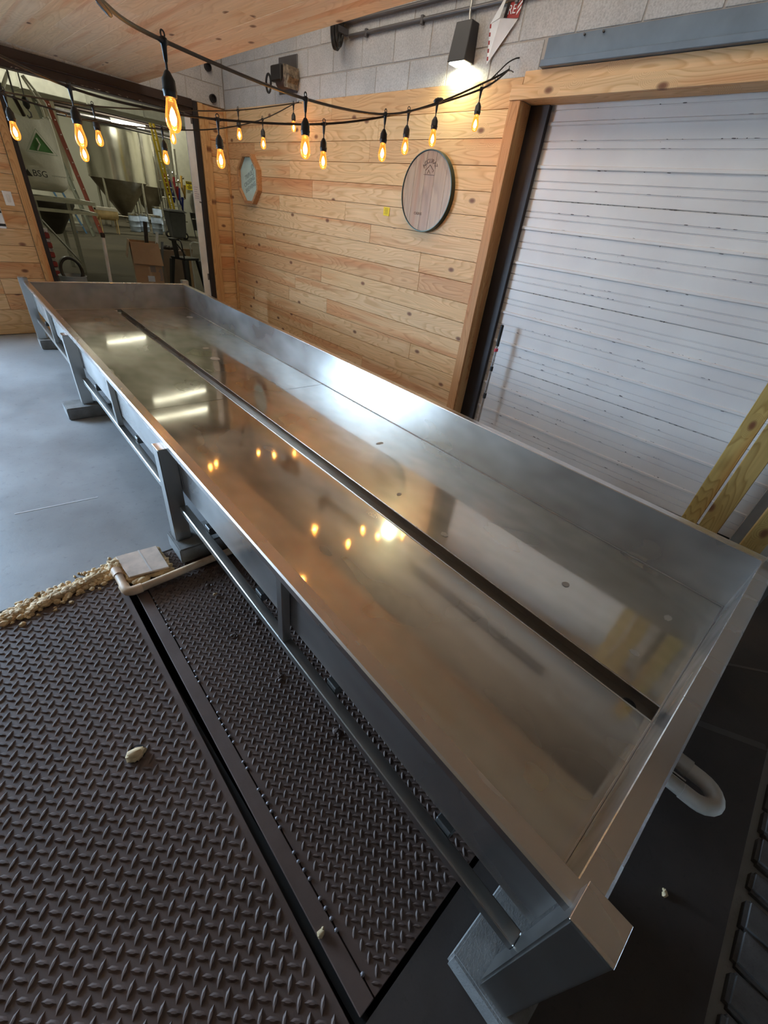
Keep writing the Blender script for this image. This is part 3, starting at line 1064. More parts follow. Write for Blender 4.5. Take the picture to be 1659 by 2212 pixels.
strings = [
    ('string_light', 'black string light cable with the two largest amber bulbs, slanting down from the plank ceiling', [((-2.60, -1.20, 2.734), 0), ((-1.30, 0.00, 2.12), 0), ((-0.096, 1.502, 1.905), 0), ((0.018, 1.720, 1.923), 0), ((0.268, 1.993, 1.946), 1), ((1.026, 2.338, 1.989), 1), ((1.730, 2.558, 2.080), 1), ((2.193, 2.591, 2.223), 1), ((2.663, 2.571, 2.429), 0), ((2.839, 2.566, 2.517), 0)]),
    ('string_light', 'black string light cable crossing the doorway and joining the hook by the overhead door', [((-2.90, 0.70, 2.716), 0), ((-1.60, 1.70, 2.22), 0), ((-0.336, 2.676, 1.993), 0), ((-0.065, 2.974, 1.956), 0), ((0.267, 3.102, 1.910), 1), ((0.583, 3.108, 1.905), 0), ((0.959, 3.079, 1.929), 1), ((1.537, 2.883, 2.011), 1), ((2.074, 2.717, 2.164), 1), ((2.565, 2.557, 2.363), 1), ((2.851, 2.574, 2.521), 0)]),
    ('string_light', 'thin far string light cable along the top edge of the board wall', [((-2.90, 1.70, 2.702), 0), ((-1.60, 2.70, 2.08), 0), ((-0.240, 3.646, 1.891), 0), ((0.017, 3.920, 1.905), 0), ((0.184, 4.125, 1.932), 1), ((0.719, 4.410, 1.992), 1), ((1.394, 4.787, 2.117), 1), ((2.134, 5.031, 2.270), 1), ((2.853, 5.100, 2.469), 0)]),
    ('string_light', 'thin far string light cable dipping across the doorway to the wall hook', [((-2.90, 1.20, 2.709), 0), ((-1.60, 2.20, 2.10), 0), ((-0.248, 3.305, 1.904), 0), ((-0.002, 3.755, 1.901), 0), ((0.382, 3.849, 1.878), 0), ((0.515, 4.069, 1.882), 1), ((1.194, 4.483, 1.959), 1), ((1.727, 4.630, 2.060), 0), ((2.236, 4.772, 2.218), 1), ((2.760, 5.053, 2.438), 1), ((2.863, 5.107, 2.475), 0)]),
]
for si, (nm, lb, pts) in enumerate(strings):
    P = [Vector(p) for p, _ in pts]
    root = thing(nm, lb, 'string light', tuple(P[-1]), group='string lights')
    rl = P[-1]
    put('cable', MB().tube([p - rl for p in smooth_path(P)], 0.0056 if si < 2 else 0.0045, 7), cable_black, root, smooth=True)
    for wi, ((p, bulb), w) in enumerate(zip(pts, P)):
        if not bulb:
            continue
        q = w - rl
        d = (P[wi + 1] - P[wi - 1]).normalized()
        kn = MB().lathe([(0.0045, -0.046), (0.006, -0.040), (0.0085, -0.012), (0.0115, -0.004), (0.0115, 0.006), (0.006, 0.010)], 10)
        kn.tube([(-d.x * 0.02, -d.y * 0.02, -d.z * 0.02), (0, 0, 0), (d.x * 0.02, d.y * 0.02, d.z * 0.02)], [0.006, 0.0095, 0.006], 8)
        lp = [(0.009 * d.x * cos(a), 0.009 * d.y * cos(a), 0.014 + 0.009 * sin(a)) for a in [i * pi / 5 for i in range(10)]]
        kn.tube(lp, 0.0025, 5, closed=True)
        kn.tube([(0, 0, -0.044), (0, 0, -0.066)], 0.0036, 7)
        put('tee_drop', kn, cable_black, root, smooth=True, loc=tuple(q))
        sk = link('socket', sock_me, None, root, (q.x, q.y, q.z - 0.0625))
        link('bulb', glass_me, None, sk)
        link('filament', fil_me, None, sk)
        pl_ = bpy.data.lights.new('bulb_glow', 'POINT')
        pl_.energy = 4.0
        pl_.color = (1.0, 0.56, 0.22)
        pl_.shadow_soft_size = 0.012
        po = link('bulb_glow', pl_, None, None, (w.x, w.y, w.z - 0.0625 - 0.112))
    if si == 0:
        # in-line plug where the two near strings meet, tied to the wall end
        q = Vector((2.197, 2.591, 2.228)) - rl
        put('plug', MB().tube([(q.x - .035, q.y, q.z - .004), (q.x - .02, q.y, q.z), (q.x + .02, q.y, q.z + .012), (q.x + .04, q.y, q.z + .02)], [0.006, 0.013, 0.013, 0.006], 10), black_plastic, root, smooth=True)
        # loop of spare cable above the casing
        lpth = [Vector(pq) - rl for pq in (Vector((2.658, 2.561, 2.432)), Vector((2.740, 2.567, 2.490)), Vector((2.821, 2.571, 2.547)), Vector((2.900, 2.561, 2.586)), Vector((2.945, 2.530, 2.588)), Vector((2.959, 2.507, 2.563)), Vector((2.949, 2.506, 2.534)))]
        put('spare_loop', MB().tube(smooth_path(lpth, 5), 0.004, 7), cable_black, root, smooth=True)
        tie = Vector((2.695, 2.551, 2.453)) - rl
        put('cable_tie', MB().tube([(tie.x + .012 * cos(a), tie.y, tie.z + .02 * sin(a) - 0.008) for a in [i * pi / 6 for i in range(12)]], 0.002, 5, closed=True), cable_black, root)
        put('hook', MB().tube([(0.055, 0, 0.0), (0.02, 0, 0.0), (0.004, 0, -0.006), (-0.004, 0, 0.004), (-0.002, 0, 0.016)], 0.0035, 6), conduit_m, root, smooth=True)
    if si == 3:
        put('hook', MB().tube([(0.045, 0, 0.0), (0.015, 0, 0.0), (0.003, 0, -0.006), (-0.004, 0, 0.004), (-0.002, 0, 0.014)], 0.0035, 6), conduit_m, root, smooth=True)

# ------------------------------------------------------------------ things on the board wall
# octagonal framed sign
oc = thing('octagon_sign', 'octagonal wood-framed pale green brewery sign on the board wall', 'sign', (2.8945, 6.21, 1.815))
RO = 0.268
def octp(r, x, flat=pi / 8):
    return [Vector((x, r * cos(flat + i * pi / 4), r * sin(flat + i * pi / 4))) for i in range(8)]
frw = wood('sign_frame_wood', 1, 0, (0.55, 0.30, 0.15), (0.45, 0.22, 0.10), knots=False)
for i in range(8):
    a0, a1 = octp(RO, 0)[i], octp(RO, 0)[(i + 1) % 8]
    b0, b1 = octp(RO - 0.032, 0)[i], octp(RO - 0.032, 0)[(i + 1) % 8]
    put('frame_side', MB().prism([a0, a1, b1, b0], (-0.062, 0, 0)), frw, oc, 0.0015)
pnl = put('panel', MB().prism(octp(RO - 0.033, -0.012), (-0.014, 0, 0)), plain('pale_mint', (0.50, 0.63, 0.57), 0.45), oc)
ink = plain('sign_ink', (0.20, 0.24, 0.24), 0.6)
sl = radians(20)
for i, wds in enumerate(('TRIPLE', 'CROSSING', 'BREWING')):
    me = text_mesh(wds, 0.062 if i != 1 else 0.060, space=0.98)
    o = link('lettering', me, ink, oc)
    xd = Vector((0, -cos(sl), sin(sl)))
    yd = Vector((0, sin(sl), cos(sl)))
    c = Vector((-0.0268, -0.0, 0.0)) + yd * (0.045 - 0.062 * i) - xd * 0.01
    o.matrix_local = basis(xd, yd, c)
lg = MB()
for s in (-1, 1):
    c = Vector((-0.027, -0.085 - 0.016 * s * 0, 0.10 + 0.026 * s))
    lg.tube([(c.x, c.y + 0.019 * cos(a), c.z + 0.024 * sin(a)) for a in [i * pi / 8 for i in range(16)]], 0.0028, 5, closed=True)
put('knot_logo', lg, ink, oc)

# barrel head
bh = thing('barrel_head', 'round wooden barrel head with a steel hoop hung on the board wall', 'barrel head', (2.8945, 3.188, 1.823))
RB = 0.283
staves = [-0.283, -0.20, -0.07, 0.035, 0.155, 0.235, 0.283]
# staves run vertically; local y runs to the far end of the wall
for a, b in zip(staves[:-1], staves[1:]):
    ys = [a + 0.001 + (b - a - 0.002) * i / 8 for i in range(9)]
    rr = RB - 0.008
    up = [Vector((0, y, sqrt(max(rr * rr - y * y, 1e-6)))) for y in ys]
    dn = [Vector((0, y, -sqrt(max(rr * rr - y * y, 1e-6)))) for y in reversed(ys)]
    put('stave', MB().prism([p + Vector((-0.012, 0, 0)) for p in up + dn], (-0.028 - random.uniform(0, 0.0008), 0, 0)), oak, bh)
put('hoop', MB().lathe([(RB - 0.006, -0.048), (RB, -0.048), (RB + 0.002, 0.0), (RB - 0.004, 0.0), (RB - 0.006, -0.048)], 64, (0, 0, 0), 'X', cap=False), plain('green_black_hoop', (0.040, 0.052, 0.040), 0.35, 0.6, var=0.7, scale=3.0), bh, smooth=True)
brand = plain('branded_mark', (0.10, 0.05, 0.03), 0.8)
txt = 'ACCURAZ'
for i, chh in enumerate(txt):
    a = radians(62 - i * 20.5)
    me = text_mesh(chh, 0.040)
    o = link('branded_letter', me, brand, bh)
    cc = Vector((-0.0416, -0.02 - 0.062 * cos(pi / 2 + a) * -1 * 0 - 0.075 * sin(-a) * 1.0 * 1, 0.145 + 0.062 * cos(a)))
    cc.y = -0.01 + 0.075 * sin(a)
    ux = Vector((0, -cos(a), sin(a) * 1.0))
    uy = Vector((0, sin(a), cos(a)))
    o.matrix_local = basis(Vector((0, -cos(a), -sin(a))) if False else Vector((0, -cos(a), sin(a))), uy, cc)
put('branded_house', MB().tube([(-0.0416, 0.035, 0.145), (-0.0416, -0.01, 0.182), (-0.0416, -0.055, 0.145), (-0.0416, -0.045, 0.135)], 0.0022, 4).tube([(-0.0416, 0.05, 0.118), (-0.0416, -0.07, 0.116)], 0.002, 4).tube([(-0.0416, 0.01, 0.125), (-0.0416, 0.0, 0.150), (-0.0416, -0.02, 0.125)], 0.002, 4), brand, bh)
me = text_mesh('CADUS', 0.028)
o = link('branded_letter', me, brand, bh)
o.matrix_local = basis((0, -1, 0), (0, 0, 1), (-0.0416, 0.06, -0.155))

# yellow sticky note
sn = thing('sticky_note', 'small yellow sticky note on the board wall left of the barrel head', 'note', (2.8925, 3.69, 1.658))
put('paper', MB().prism([(0, 0.042, -0.033), (-0.004, -0.042, -0.036), (0, -0.040, 0.032), (0, 0.043, 0.034)], (-0.0008, 0, 0)), plain('sticky_yellow', (0.86, 0.62, 0.03), 0.7), sn)
for i in range(4):
    put('ink_mark', MB().box((-0.0045, -0.02, 0.018 - i * 0.012), (-0.0035, 0.02 + 0.008 * (i % 2), 0.022 - i * 0.012)), plain('olive_ink', (0.45, 0.32, 0.01), 0.7), sn)

# wall lamp
wl = thing('wall_lamp', 'black wedge wall lamp shining downward on the block wall', 'wall lamp', (2.911, 3.02, 2.58))
put('housing', MB().hexa([(-0.118, -0.08, 0.004), (0.0, -0.08, 0.004), (0.0, 0.08, 0.004), (-0.118, 0.08, 0.004)], [(-0.085, -0.072, 0.212), (0.0, -0.072, 0.212), (0.0, 0.072, 0.212), (-0.085, 0.072, 0.212)]), plain('lamp_housing', (0.035, 0.033, 0.034), 0.4, 0.2), wl, 0.004)
put('lens', MB().box((-0.108, -0.068, -0.004), (-0.02, 0.068, 0.0035)), led_m, wl, 0.003)
ll = area('wall_lamp_light', (2.845, 3.02, 2.570), (0, 0, 0), 0.08, 0.12, 3.6, (0.98, 1.0, 0.62))
put('feed_conduit', MB().tube([(-0.02, 0.0, 0.213), (-0.018, 0.015, 0.26), (-0.015, 0.02, 0.6)], 0.009, 8), plain('galvanised', (0.55, 0.54, 0.5), 0.4, 0.7), wl, smooth=True)

# projecting fire sign, bent
fs_ = thing('fire_sign', 'bent red and white striped fire sign on the block wall beside the lamp', 'sign', (2.909, 2.72, 2.72))
def fp(y, z, x=0.0):
    return Vector((x, y - 2.72, z - 2.72))
put('white_flap', MB().prism([fp(2.827, 2.764, -.03), fp(2.735, 2.778, -.05), fp(2.618, 2.772, -.012), fp(2.812, 2.572, -.012)], (-0.0015, 0, 0)), white_paint, fs_)
put('white_fold', MB().prism([fp(2.827, 2.766, -.03), fp(2.74, 2.780, -.05), fp(2.70, 2.90, -.05)], (-0.0015, 0, 0)), white_paint, fs_)
red = plain('sign_red', (0.36, 0.035, 0.03), 0.5)
put('red_panel', MB().prism([fp(2.735, 2.782, -.010), fp(2.618, 2.776, -.010), fp(2.590, 2.99, -.010), fp(2.69, 2.99, -.010)], (-0.0015, 0, 0)), red, fs_)
put('dark_fold', MB().prism([fp(2.738, 2.784, -.014), fp(2.712, 2.784, -.014), fp(2.672, 2.99, -.014), fp(2.692, 2.99, -.014)], (-0.0012, 0, 0)), plain('fold_black', (0.02, 0.01, 0.01), 0.6), fs_)
for i in range(7):
    z0 = 2.79 + i * 0.026
    if i < 3:
        a, b = 2.640, 2.612 - i * 0.003
    else:
        a, b = 2.69, 2.605
    put('white_stripe', MB().prism([fp(a, z0, -.0118), fp(b, z0 + 0.028, -.0118), fp(b, z0 + 0.040, -.0118), fp(a, z0 + 0.012, -.0118)], (-0.0006, 0, 0)), white_paint, fs_)
for chh, yy in (('R', 2.695), ('E', 2.662)):
    o = link('sign_letter', text_mesh(chh, 0.062), white_paint, fs_)
    o.matrix_local = basis((0, -0.85, 0.0), (0, -0.12, 1), fp(yy, 2.818, -.0135))
for i in range(5):
    f0, f1 = i / 5, (i + 0.5) / 5
    A, B = fp(2.827, 2.764, -.0325), fp(2.812, 2.572, -.0145)
    a, b = A.lerp(B, f0), A.lerp(B, f1)
    put('red_edge', MB().prism([a, b, b + Vector((0, -0.012, 0)), a + Vector((0, -0.012, 0))], (-0.001, 0, 0)), red, fs_)

# conduit, pulley, operator box up on the block wall
cd = thing('wall_conduit', 'grey electrical conduit run along the block wall under the ceiling edge', 'conduit', (2.898, 3.6, 2.872))
put('pipe', MB().tube([(0, -3.0, -0.01), (0, 0.78, 0.0)], 0.013, 10), conduit_m, cd, smooth=True)
put('upper_pipe', MB().tube([(0, -3.0, 0.075), (0, 0.9, 0.085)], 0.017, 10), conduit_m, cd, smooth=True)
for yy in (-0.95, -0.1, 0.55):
    put('clip', MB().box((-0.016, yy - 0.012, -0.03), (0.014, yy + 0.012, 0.02)), conduit_m, cd, 0.002)
wh = thing('coiled_pulley', 'dark coiled chain pulley hanging on the block wall at the ceiling edge', 'pulley', (2.80, 4.43, 2.90))
for i, (rr, yy) in enumerate(((0.125, 0.0), (0.118, 0.03), (0.112, -0.03))):
    put('wheel_rim', MB().tube([(rr * 0.55 * cos(a), yy + rr * 0.30 * cos(a), rr * sin(a)) for a in [j * pi / 14 for j in range(28)]], 0.013, 7, closed=True), plain('oily_steel', (0.06, 0.055, 0.05), 0.35, 0.7), wh, smooth=True)
put('wheel_spokes', MB().tube([(-0.06, -0.03, 0), (0.06, 0.03, 0)], 0.008, 6).tube([(0, 0, -0.115), (0, 0, 0.115)], 0.008, 6), conduit_m, wh)
put('axle_bracket', MB().box((0.0, -0.02, -0.02), (0.111, 0.02, 0.02)), conduit_m, wh, 0.003)
ob = thing('door_operator', 'dark door operator motor with a handle ring below the ceiling edge', 'motor', (2.80, 5.40, 2.68))
put('motor_body', MB().box((-0.05, -0.13, -0.055), (0.10, 0.06, 0.065)), black_plastic, ob, 0.01)
put('motor_can', MB().lathe([(0.05, -0.14), (0.055, -0.12), (0.055, 0.02), (0.045, 0.04)], 16, (0.03, -0.02, -0.05), 'Y'), plain('brown_motor', (0.09, 0.05, 0.035), 0.5, 0.4), ob, smooth=True)
put('mount_plate', MB().box((0.101, -0.2, -0.12), (0.111, 0.14, 0.16)), conduit_m, ob, 0.003)
put('handle_ring', MB().tube([(-0.03, 0.13 + 0.045 * cos(a), -0.06 + 0.07 * sin(a)) for a in [i * pi / 10 for i in range(20)]], 0.011, 7, closed=True), black_plastic, ob, smooth=True)
put('ring_arm', MB().tube([(-0.01, 0.04, 0.0), (-0.03, 0.09, -0.03)], 0.012, 7), black_plastic, ob, smooth=True)
put('jagged_cover', MB().prism([(-0.02, -0.135, 0.07), (-0.02, -0.23, 0.05), (-0.02, -0.245, -0.03), (-0.02, -0.21, -0.07), (-0.02, -0.225, -0.11), (-0.02, -0.15, -0.10), (-0.02, -0.135, -0.02)], (0.12, 0, 0)), plain('mottled_cover', (0.20, 0.15, 0.10), 0.7, var=0.7, scale=30), ob)
for (xx, zz, lb) in ((2.76, 2.565, 'black pipe stub on the block wall above the narrow boards'), (2.73, 2.83, 'black pipe stub high in the block corner near the ceiling')):
    o = put('pipe_stub', MB().lathe([(0.040, 0.0), (0.040, -0.035), (0.030, -0.036), (0.028, -0.01)], 18, (0, 0, 0), 'Y'), black_steel, None, smooth=True, loc=(xx, 6.8145, zz))
    tag(o, lb, 'pipe stub', 'pipe stubs on the far wall')

# switch and paper holder on the far wall boards
sw = thing('light_switch', 'white light switch plate on the boards left of the doorway', 'switch', (0.408, 6.7975, 1.325))
put('cover_plate', MB().box((-0.038, -0.008, -0.062), (0.038, 0.0, 0.062)), white_paint, sw, 0.003)
put('rocker', MB().box((-0.014, -0.0115, -0.032), (0.014, -0.0082, 0.032)), plain('switch_white', (0.70, 0.69, 0.66), 0.4), sw, 0.002)
ph = thing('paper_dispenser', 'white dispenser with dark bands at the left edge, below the switch', 'dispenser', (0.18, 6.7975, 1.06))
put('case', MB().box((-0.13, -0.09, 0.0), (0.125, 0.0, 0.19)), white_paint, ph, 0.008)
put('band', MB().box((-0.128, -0.0925, 0.135), (0.118, -0.0905, 0.155)), black_plastic, ph)
put('band', MB().box((-0.128, -0.0925, 0.02), (0.121, -0.0905, 0.042)), black_plastic, ph)

# ------------------------------------------------------------------ pole, lumber by the overhead door
po = thing('mop_pole', 'thin chrome telescopic pole with black grip leaning against the overhead door', 'pole', (2.93, 2.165, 0.0))
dv = Vector((0.010, 0.012, 0.972))
def pt(f):
    return dv * f
put('lower_tube', MB().tube([pt(0.0), pt(0.36)], 0.0095, 10), steel_rim, po, smooth=True)
put('upper_tube', MB().tube([pt(0.36), pt(0.82)], 0.0115, 10), steel_rim, po, smooth=True)
put('grip', MB().tube([pt(0.82), pt(0.995), pt(1.0)], [0.014, 0.015, 0.008], 10), black_plastic, po, smooth=True)
put('collar', MB().tube([pt(0.34), pt(0.39)], 0.0145, 10), black_plastic, po, smooth=True)
put('collar', MB().tube([pt(0.60), pt(0.64)], 0.0145, 10), black_plastic, po, smooth=True)
put('red_clip', MB().tube([pt(0.775), pt(0.80)], 0.0165, 10).box((-0.03, -0.004, 0.755), (0.0, 0.006, 0.775)), plain('clip_red', (0.6, 0.02, 0.05), 0.4), po, smooth=True)
for (x0, x1, y0, y1, hh, lb) in ((2.80, 2.838, 0.212, 0.308, 2.3, 'treated lumber stud standing before the overhead door, knotty, nearest the pole'),
                                 (2.70, 2.80, 0.085, 0.196, 2.3, 'treated lumber post second from the pole, split along its face'),
                                 (2.36, 2.46, -0.125, -0.028, 2.2, 'rough timber post nearest the right edge behind the trough corner')):
    o = cbox('lumber_post', (x0, y0, 0.0005), (x1, y1, hh), lumber, None, 0.003)
    tag(o, lb, 'lumber', 'lumber standing by the overhead door')

# ------------------------------------------------------------------ foam, slab and pipes on the floor
foam_m = plain('spray_foam', (0.66, 0.45, 0.23), 0.75, var=0.35, scale=14, bump=0.6, bscale=60)
def blob(mb, c, r, seed):
    rnd = random.Random(seed)
    n, m = 7, 5
    vs = [(c[0], c[1], c[2] - r * 0.6)]
    ax = [rnd.uniform(0.7, 1.35) for _ in range(3)]
    for j in range(1, m):
        th = -pi / 2 + pi * j / m
        for i in range(n):
            a = 2 * pi * i / n + j * 0.4
            k = r * rnd.uniform(0.8, 1.18)
            vs.append((c[0] + k * ax[0] * cos(th) * cos(a), c[1] + k * ax[1] * cos(th) * sin(a), max(0.0008, c[2] + k * 0.75 * sin(th))))
    vs.append((c[0], c[1], c[2] + r * 0.75))
    fs = []
    for i in range(n):
        fs.append((0, 1 + (i + 1) % n, 1 + i))
        for j in range(m - 2):
            a = 1 + j * n + i
            b = 1 + j * n + (i + 1) % n
            fs.append((a, b, b + n, a + n))
        fs.append((1 + (m - 2) * n + i, 1 + (m - 2) * n + (i + 1) % n, len(vs) - 1))
    mb.add(vs, fs)


ft = thing('spray_foam', 'crumbly tan spray foam smeared along the far edge of the tread plate', 'foam', (-0.45, 2.03, 0.0))
mb = MB()
for i in range(330):
    f = random.random()
    xx = -0.735 + f * 0.47
    yc = 2.01 + 0.065 * f
    wdt = 0.045 + 0.045 * f
    dy = random.gauss(0, 0.5) * wdt
    rr = random.uniform(0.005, 0.015) * (1.25 - min(1, abs(dy) / 0.13)) + 0.003
    blob(mb, (xx + 0.45, yc + dy - 2.03, rr * 0.35), rr, i)
fo = put('foam_crumbs', mb, foam_m, ft, smooth=True)
fo['kind'] = 'stuff'
mb = MB()
for i in range(70):
    f = i / 69
    blob(mb, (-0.62 + f * 0.36 + 0.45, 2.005 + 0.075 * f - 2.03 + random.uniform(-.012, .012), 0.012), random.uniform(0.013, 0.022), 500 + i)
fo = put('foam_ridge', mb, foam_m, ft, smooth=True)
fo['kind'] = 'stuff'

sb = thing('foamed_board', 'pale dusty board offcut lying on foam by the trough pad', 'board', (-0.165, 2.005, 0.0))
cs = [(-0.257, 2.118), (-0.072, 2.092), (-0.08, 1.896), (-0.252, 1.93)]
cl = [Vector((x + 0.165, y - 2.005, 0.032)) for x, y in cs]
put('board_skin', MB().prism(cl, (0, 0, 0.010)), plain('dusty_board', (0.68, 0.53, 0.43), 0.75, var=0.18, scale=16), sb, 0.002)
a, b = cl[0].lerp(cl[1], 0.55), cl[3].lerp(cl[2], 0.55)
put('tape_seam', MB().prism([a + Vector((-.003, 0, .0103)), b + Vector((-.003, 0, .0103)), b + Vector((.004, 0, .0103)), a + Vector((.004, 0, .0103))], (0, 0, 0.0007)), plain('tape_white', (0.66, 0.6, 0.56), 0.5), sb)
mb = MB()
for i in range(46):
    f = i / 46 * 4
    e = int(f)
    p = cl[e].lerp(cl[(e + 1) % 4], f - e)
    blob(mb, (p.x, p.y, 0.018), random.uniform(0.014, 0.021), 900 + i)
for i in range(8):
    blob(mb, (-0.115 + random.uniform(-.02, .015), 0.06 + random.uniform(-.03, .02), 0.03), random.uniform(0.018, 0.028), 950 + i)
put('foam_edge', mb, foam_m, sb, smooth=True)['kind'] = 'stuff'

pv = thing('pvc_pipe', 'dusty pvc pipe with an elbow lying on the tread plate by the foam', 'pipe', (-0.285, 1.845, 0.0))
pvc = plain('dusty_pvc', (0.68, 0.46, 0.29), 0.5, var=0.3, scale=9)
put('short_leg', MB().tube([(0.0, 0.19, 0.032), (-0.003, 0.03, 0.030)], 0.0185, 14), pvc, pv, smooth=True)
put('elbow', MB().tube([(-0.003, 0.055, 0.030), (-0.003, 0.028, 0.030), (0.001, 0.010, 0.030), (0.014, 0.0, 0.030), (0.034, -0.003, 0.030), (0.058, -0.004, 0.030)], 0.0225, 14), pvc, pv, smooth=True)
put('coupling', MB().tube([(0.0, 0.135, 0.031), (0.0, 0.18, 0.032)], 0.0225, 14), pvc, pv, smooth=True)
put('long_leg', MB().tube([(0.05, -0.004, 0.030), (0.66, 0.004, 0.030)], 0.0185, 14), pvc, pv, smooth=True)
pc = put('foam_cap', (lambda m: (blob(m, (0.075, 0.05, 0.02), 0.028, 77), blob(m, (0.055, 0.058, 0.02), 0.022, 78), blob(m, (0.1, 0.058, 0.018), 0.02, 79), m)[-1])(MB()), foam_m, pv, smooth=True)

# lump of foam in a plate hole
fl = thing('foam_lump', 'lone tan foam lump bulging from a hole in the large tread plate', 'foam', (-0.505, 1.10, 0.0))
put('hole_ring', MB().lathe([(0.030, 0.0005), (0.030, 0.0012), (0.002, 0.0012)], 18, (0.004, 0.006, 0)), pit_m, fl)
mb = MB()
for i, (dx, dy, rr) in enumerate(((0, 0, .024), (-.01, .006, .018), (.008, -.008, .018), (.02, -.004, .013), (-.004, -.014, .013))):
    blob(mb, (dx, dy, 0.010), rr, 1200 + i)
put('foam_body', mb, plain('pale_foam', (0.66, 0.48, 0.27), 0.6, var=0.25, scale=30), fl, smooth=True)
# small crumbs
for i, (xx, yy, lb) in enumerate(((0.02, 1.62, 'small pale crumb on the narrow tread plate below the trough rail'), (-0.30, 0.33, 'small pale crumb at the near end of the black gap'), (0.52, -0.30, 'small pale crumb on the dark floor near the pavers'))):
    m_ = MB()
    blob(m_, (0, 0, 0.006), 0.010, 1300 + i)
    blob(m_, (0.009, 0.004, 0.004), 0.006, 1310 + i)
    tag(put('foam_crumb', m_, plain('pale_foam', (0.66, 0.48, 0.27), 0.6), None, smooth=True, loc=(xx, yy, 0.004 if yy > 0.2 else 0.0)), lb, 'crumb', 'loose foam crumbs')
# grey worn lumps on plate two
for i, (xx, yy) in enumerate(((0.03, 1.70), (-0.02, 1.35), (0.10, 1.36), (0.03, 1.05), (0.06, 0.72), (-0.12, 1.78))):
    m_ = MB()
    for q in range(5):
        blob(m_, (random.uniform(-.012, .012), random.uniform(-.014, .014), 0.002), random.uniform(.006, .010), 1400 + i * 9 + q)
    put('weld_lump', m_, plate_m, t2, smooth=True, loc=(xx, yy, 0.0))

# drain trap under the near end
dt = thing('drain_trap', 'white pvc u-bend drain pipe poking out below the near end of the trough', 'pipe', (0.76, -0.15, 0.20))
pvw = plain('white_pvc', (0.62, 0.56, 0.49), 0.35, var=0.15)
arc = [(0.046 * cos(a) + 0.004, -0.085 - 0.052 * sin(a), 0.0) for a in [i * pi / 10 for i in range(11)]]
put('u_bend', MB().tube([(0.052, -0.03, 0.0)] + arc + [(-0.042, -0.05, 0.0)], 0.026, 16), pvw, dt, smooth=True)
put('coupling', MB().tube([(0.053, -0.05, 0.0), (0.055, 0.0, 0.0)], 0.030, 16), pvw, dt, smooth=True)
put('upper_pipe', MB().tube([(0.055, 0.0, 0.0), (0.06, 0.5, 0.004)], 0.0225, 14), plain('brown_pvc', (0.30, 0.22, 0.16), 0.4), dt, smooth=True)
put('return_pipe', MB().tube([(-0.042, -0.06, 0.0), (-0.044, 0.45, 0.0)], 0.0225, 14), pvw, dt, smooth=True)
put('steel_strap', MB().box((-0.025, -0.06, -0.004), (-0.018, 0.45, 0.012)).box((-0.012, -0.05, -0.004), (-0.006, 0.45, 0.012)), steel_leg, dt)
put('support_leg', MB().box((-0.05, 0.38, -0.1985), (-0.03, 0.40, -0.02)), conduit_m, dt)

# ------------------------------------------------------------------ the brewhouse seen through the doorway
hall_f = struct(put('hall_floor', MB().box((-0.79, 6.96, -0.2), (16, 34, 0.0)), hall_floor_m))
struct(put('wall_hall_left', MB().box((-0.78, 7.05, 0.0), (-0.6, 34, 6.5)), cream_wall))
struct(put('wall_hall_right', MB().box((13.0, 7.05, 0.0), (13.2, 34, 6.5)), cream_wall))
struct(put('wall_hall_back', MB().box((-0.6, 33.8, 0.0), (13.0, 34, 6.5)), cream_wall))
struct(put('wall_hall_front', MB().box((2.935, 7.045, 0.0), (13.2, 7.2, 6.5)).box((-0.78, 7.045, 4.55), (2.935, 7.2, 6.5)), cream_wall))
struct(put('hall_roof', MB().box((-0.78, 7.05, 6.5), (13.2, 34, 6.7)), cream_wall))
struct(put('wall_partition_left', MB().box((-0.6, 21.2, 0.0), (4.35, 21.4, 6.4)), plain('partition_cream', (0.60, 0.59, 0.48), 0.8, var=0.06), None))
struct(put('wall_partition_right', MB().box((8.85, 23.25, 0.0), (12.99, 23.45, 6.4)), plain('partition_cream', (0.60, 0.59, 0.48), 0.8, var=0.06), None))
bs = struct(put('baseboard_hall', MB().box((-0.6, 21.17, 0.003), (4.35, 21.197, 0.25)), plain('skirting_grey', (0.20, 0.18, 0.14), 0.8)))
du = thing('air_duct', 'wide pale air duct crossing the hall above the tanks', 'duct', (7.0, 19.5, 3.45))
put('duct_body', MB().box((-4.5, -0.5, 0.0), (5.5, 0.6, 1.3)), plain('pale_duct', (0.56, 0.55, 0.47), 0.6), du, 0.01)
for i in range(6):
    put('duct_joint', MB().box((-3.9 + i * 1.6, -0.512, -0.012), (-3.86 + i * 1.6, 0.61, 1.31)), plain('duct_joint', (0.48, 0.47, 0.40), 0.6), du)
for xx in (-4.0, 0.5, 5.0):
    put('hanger_rod', MB().tube([(xx, 0, 1.3), (xx, 0, 3.05)], 0.015, 6), conduit_m, du)

# tanks


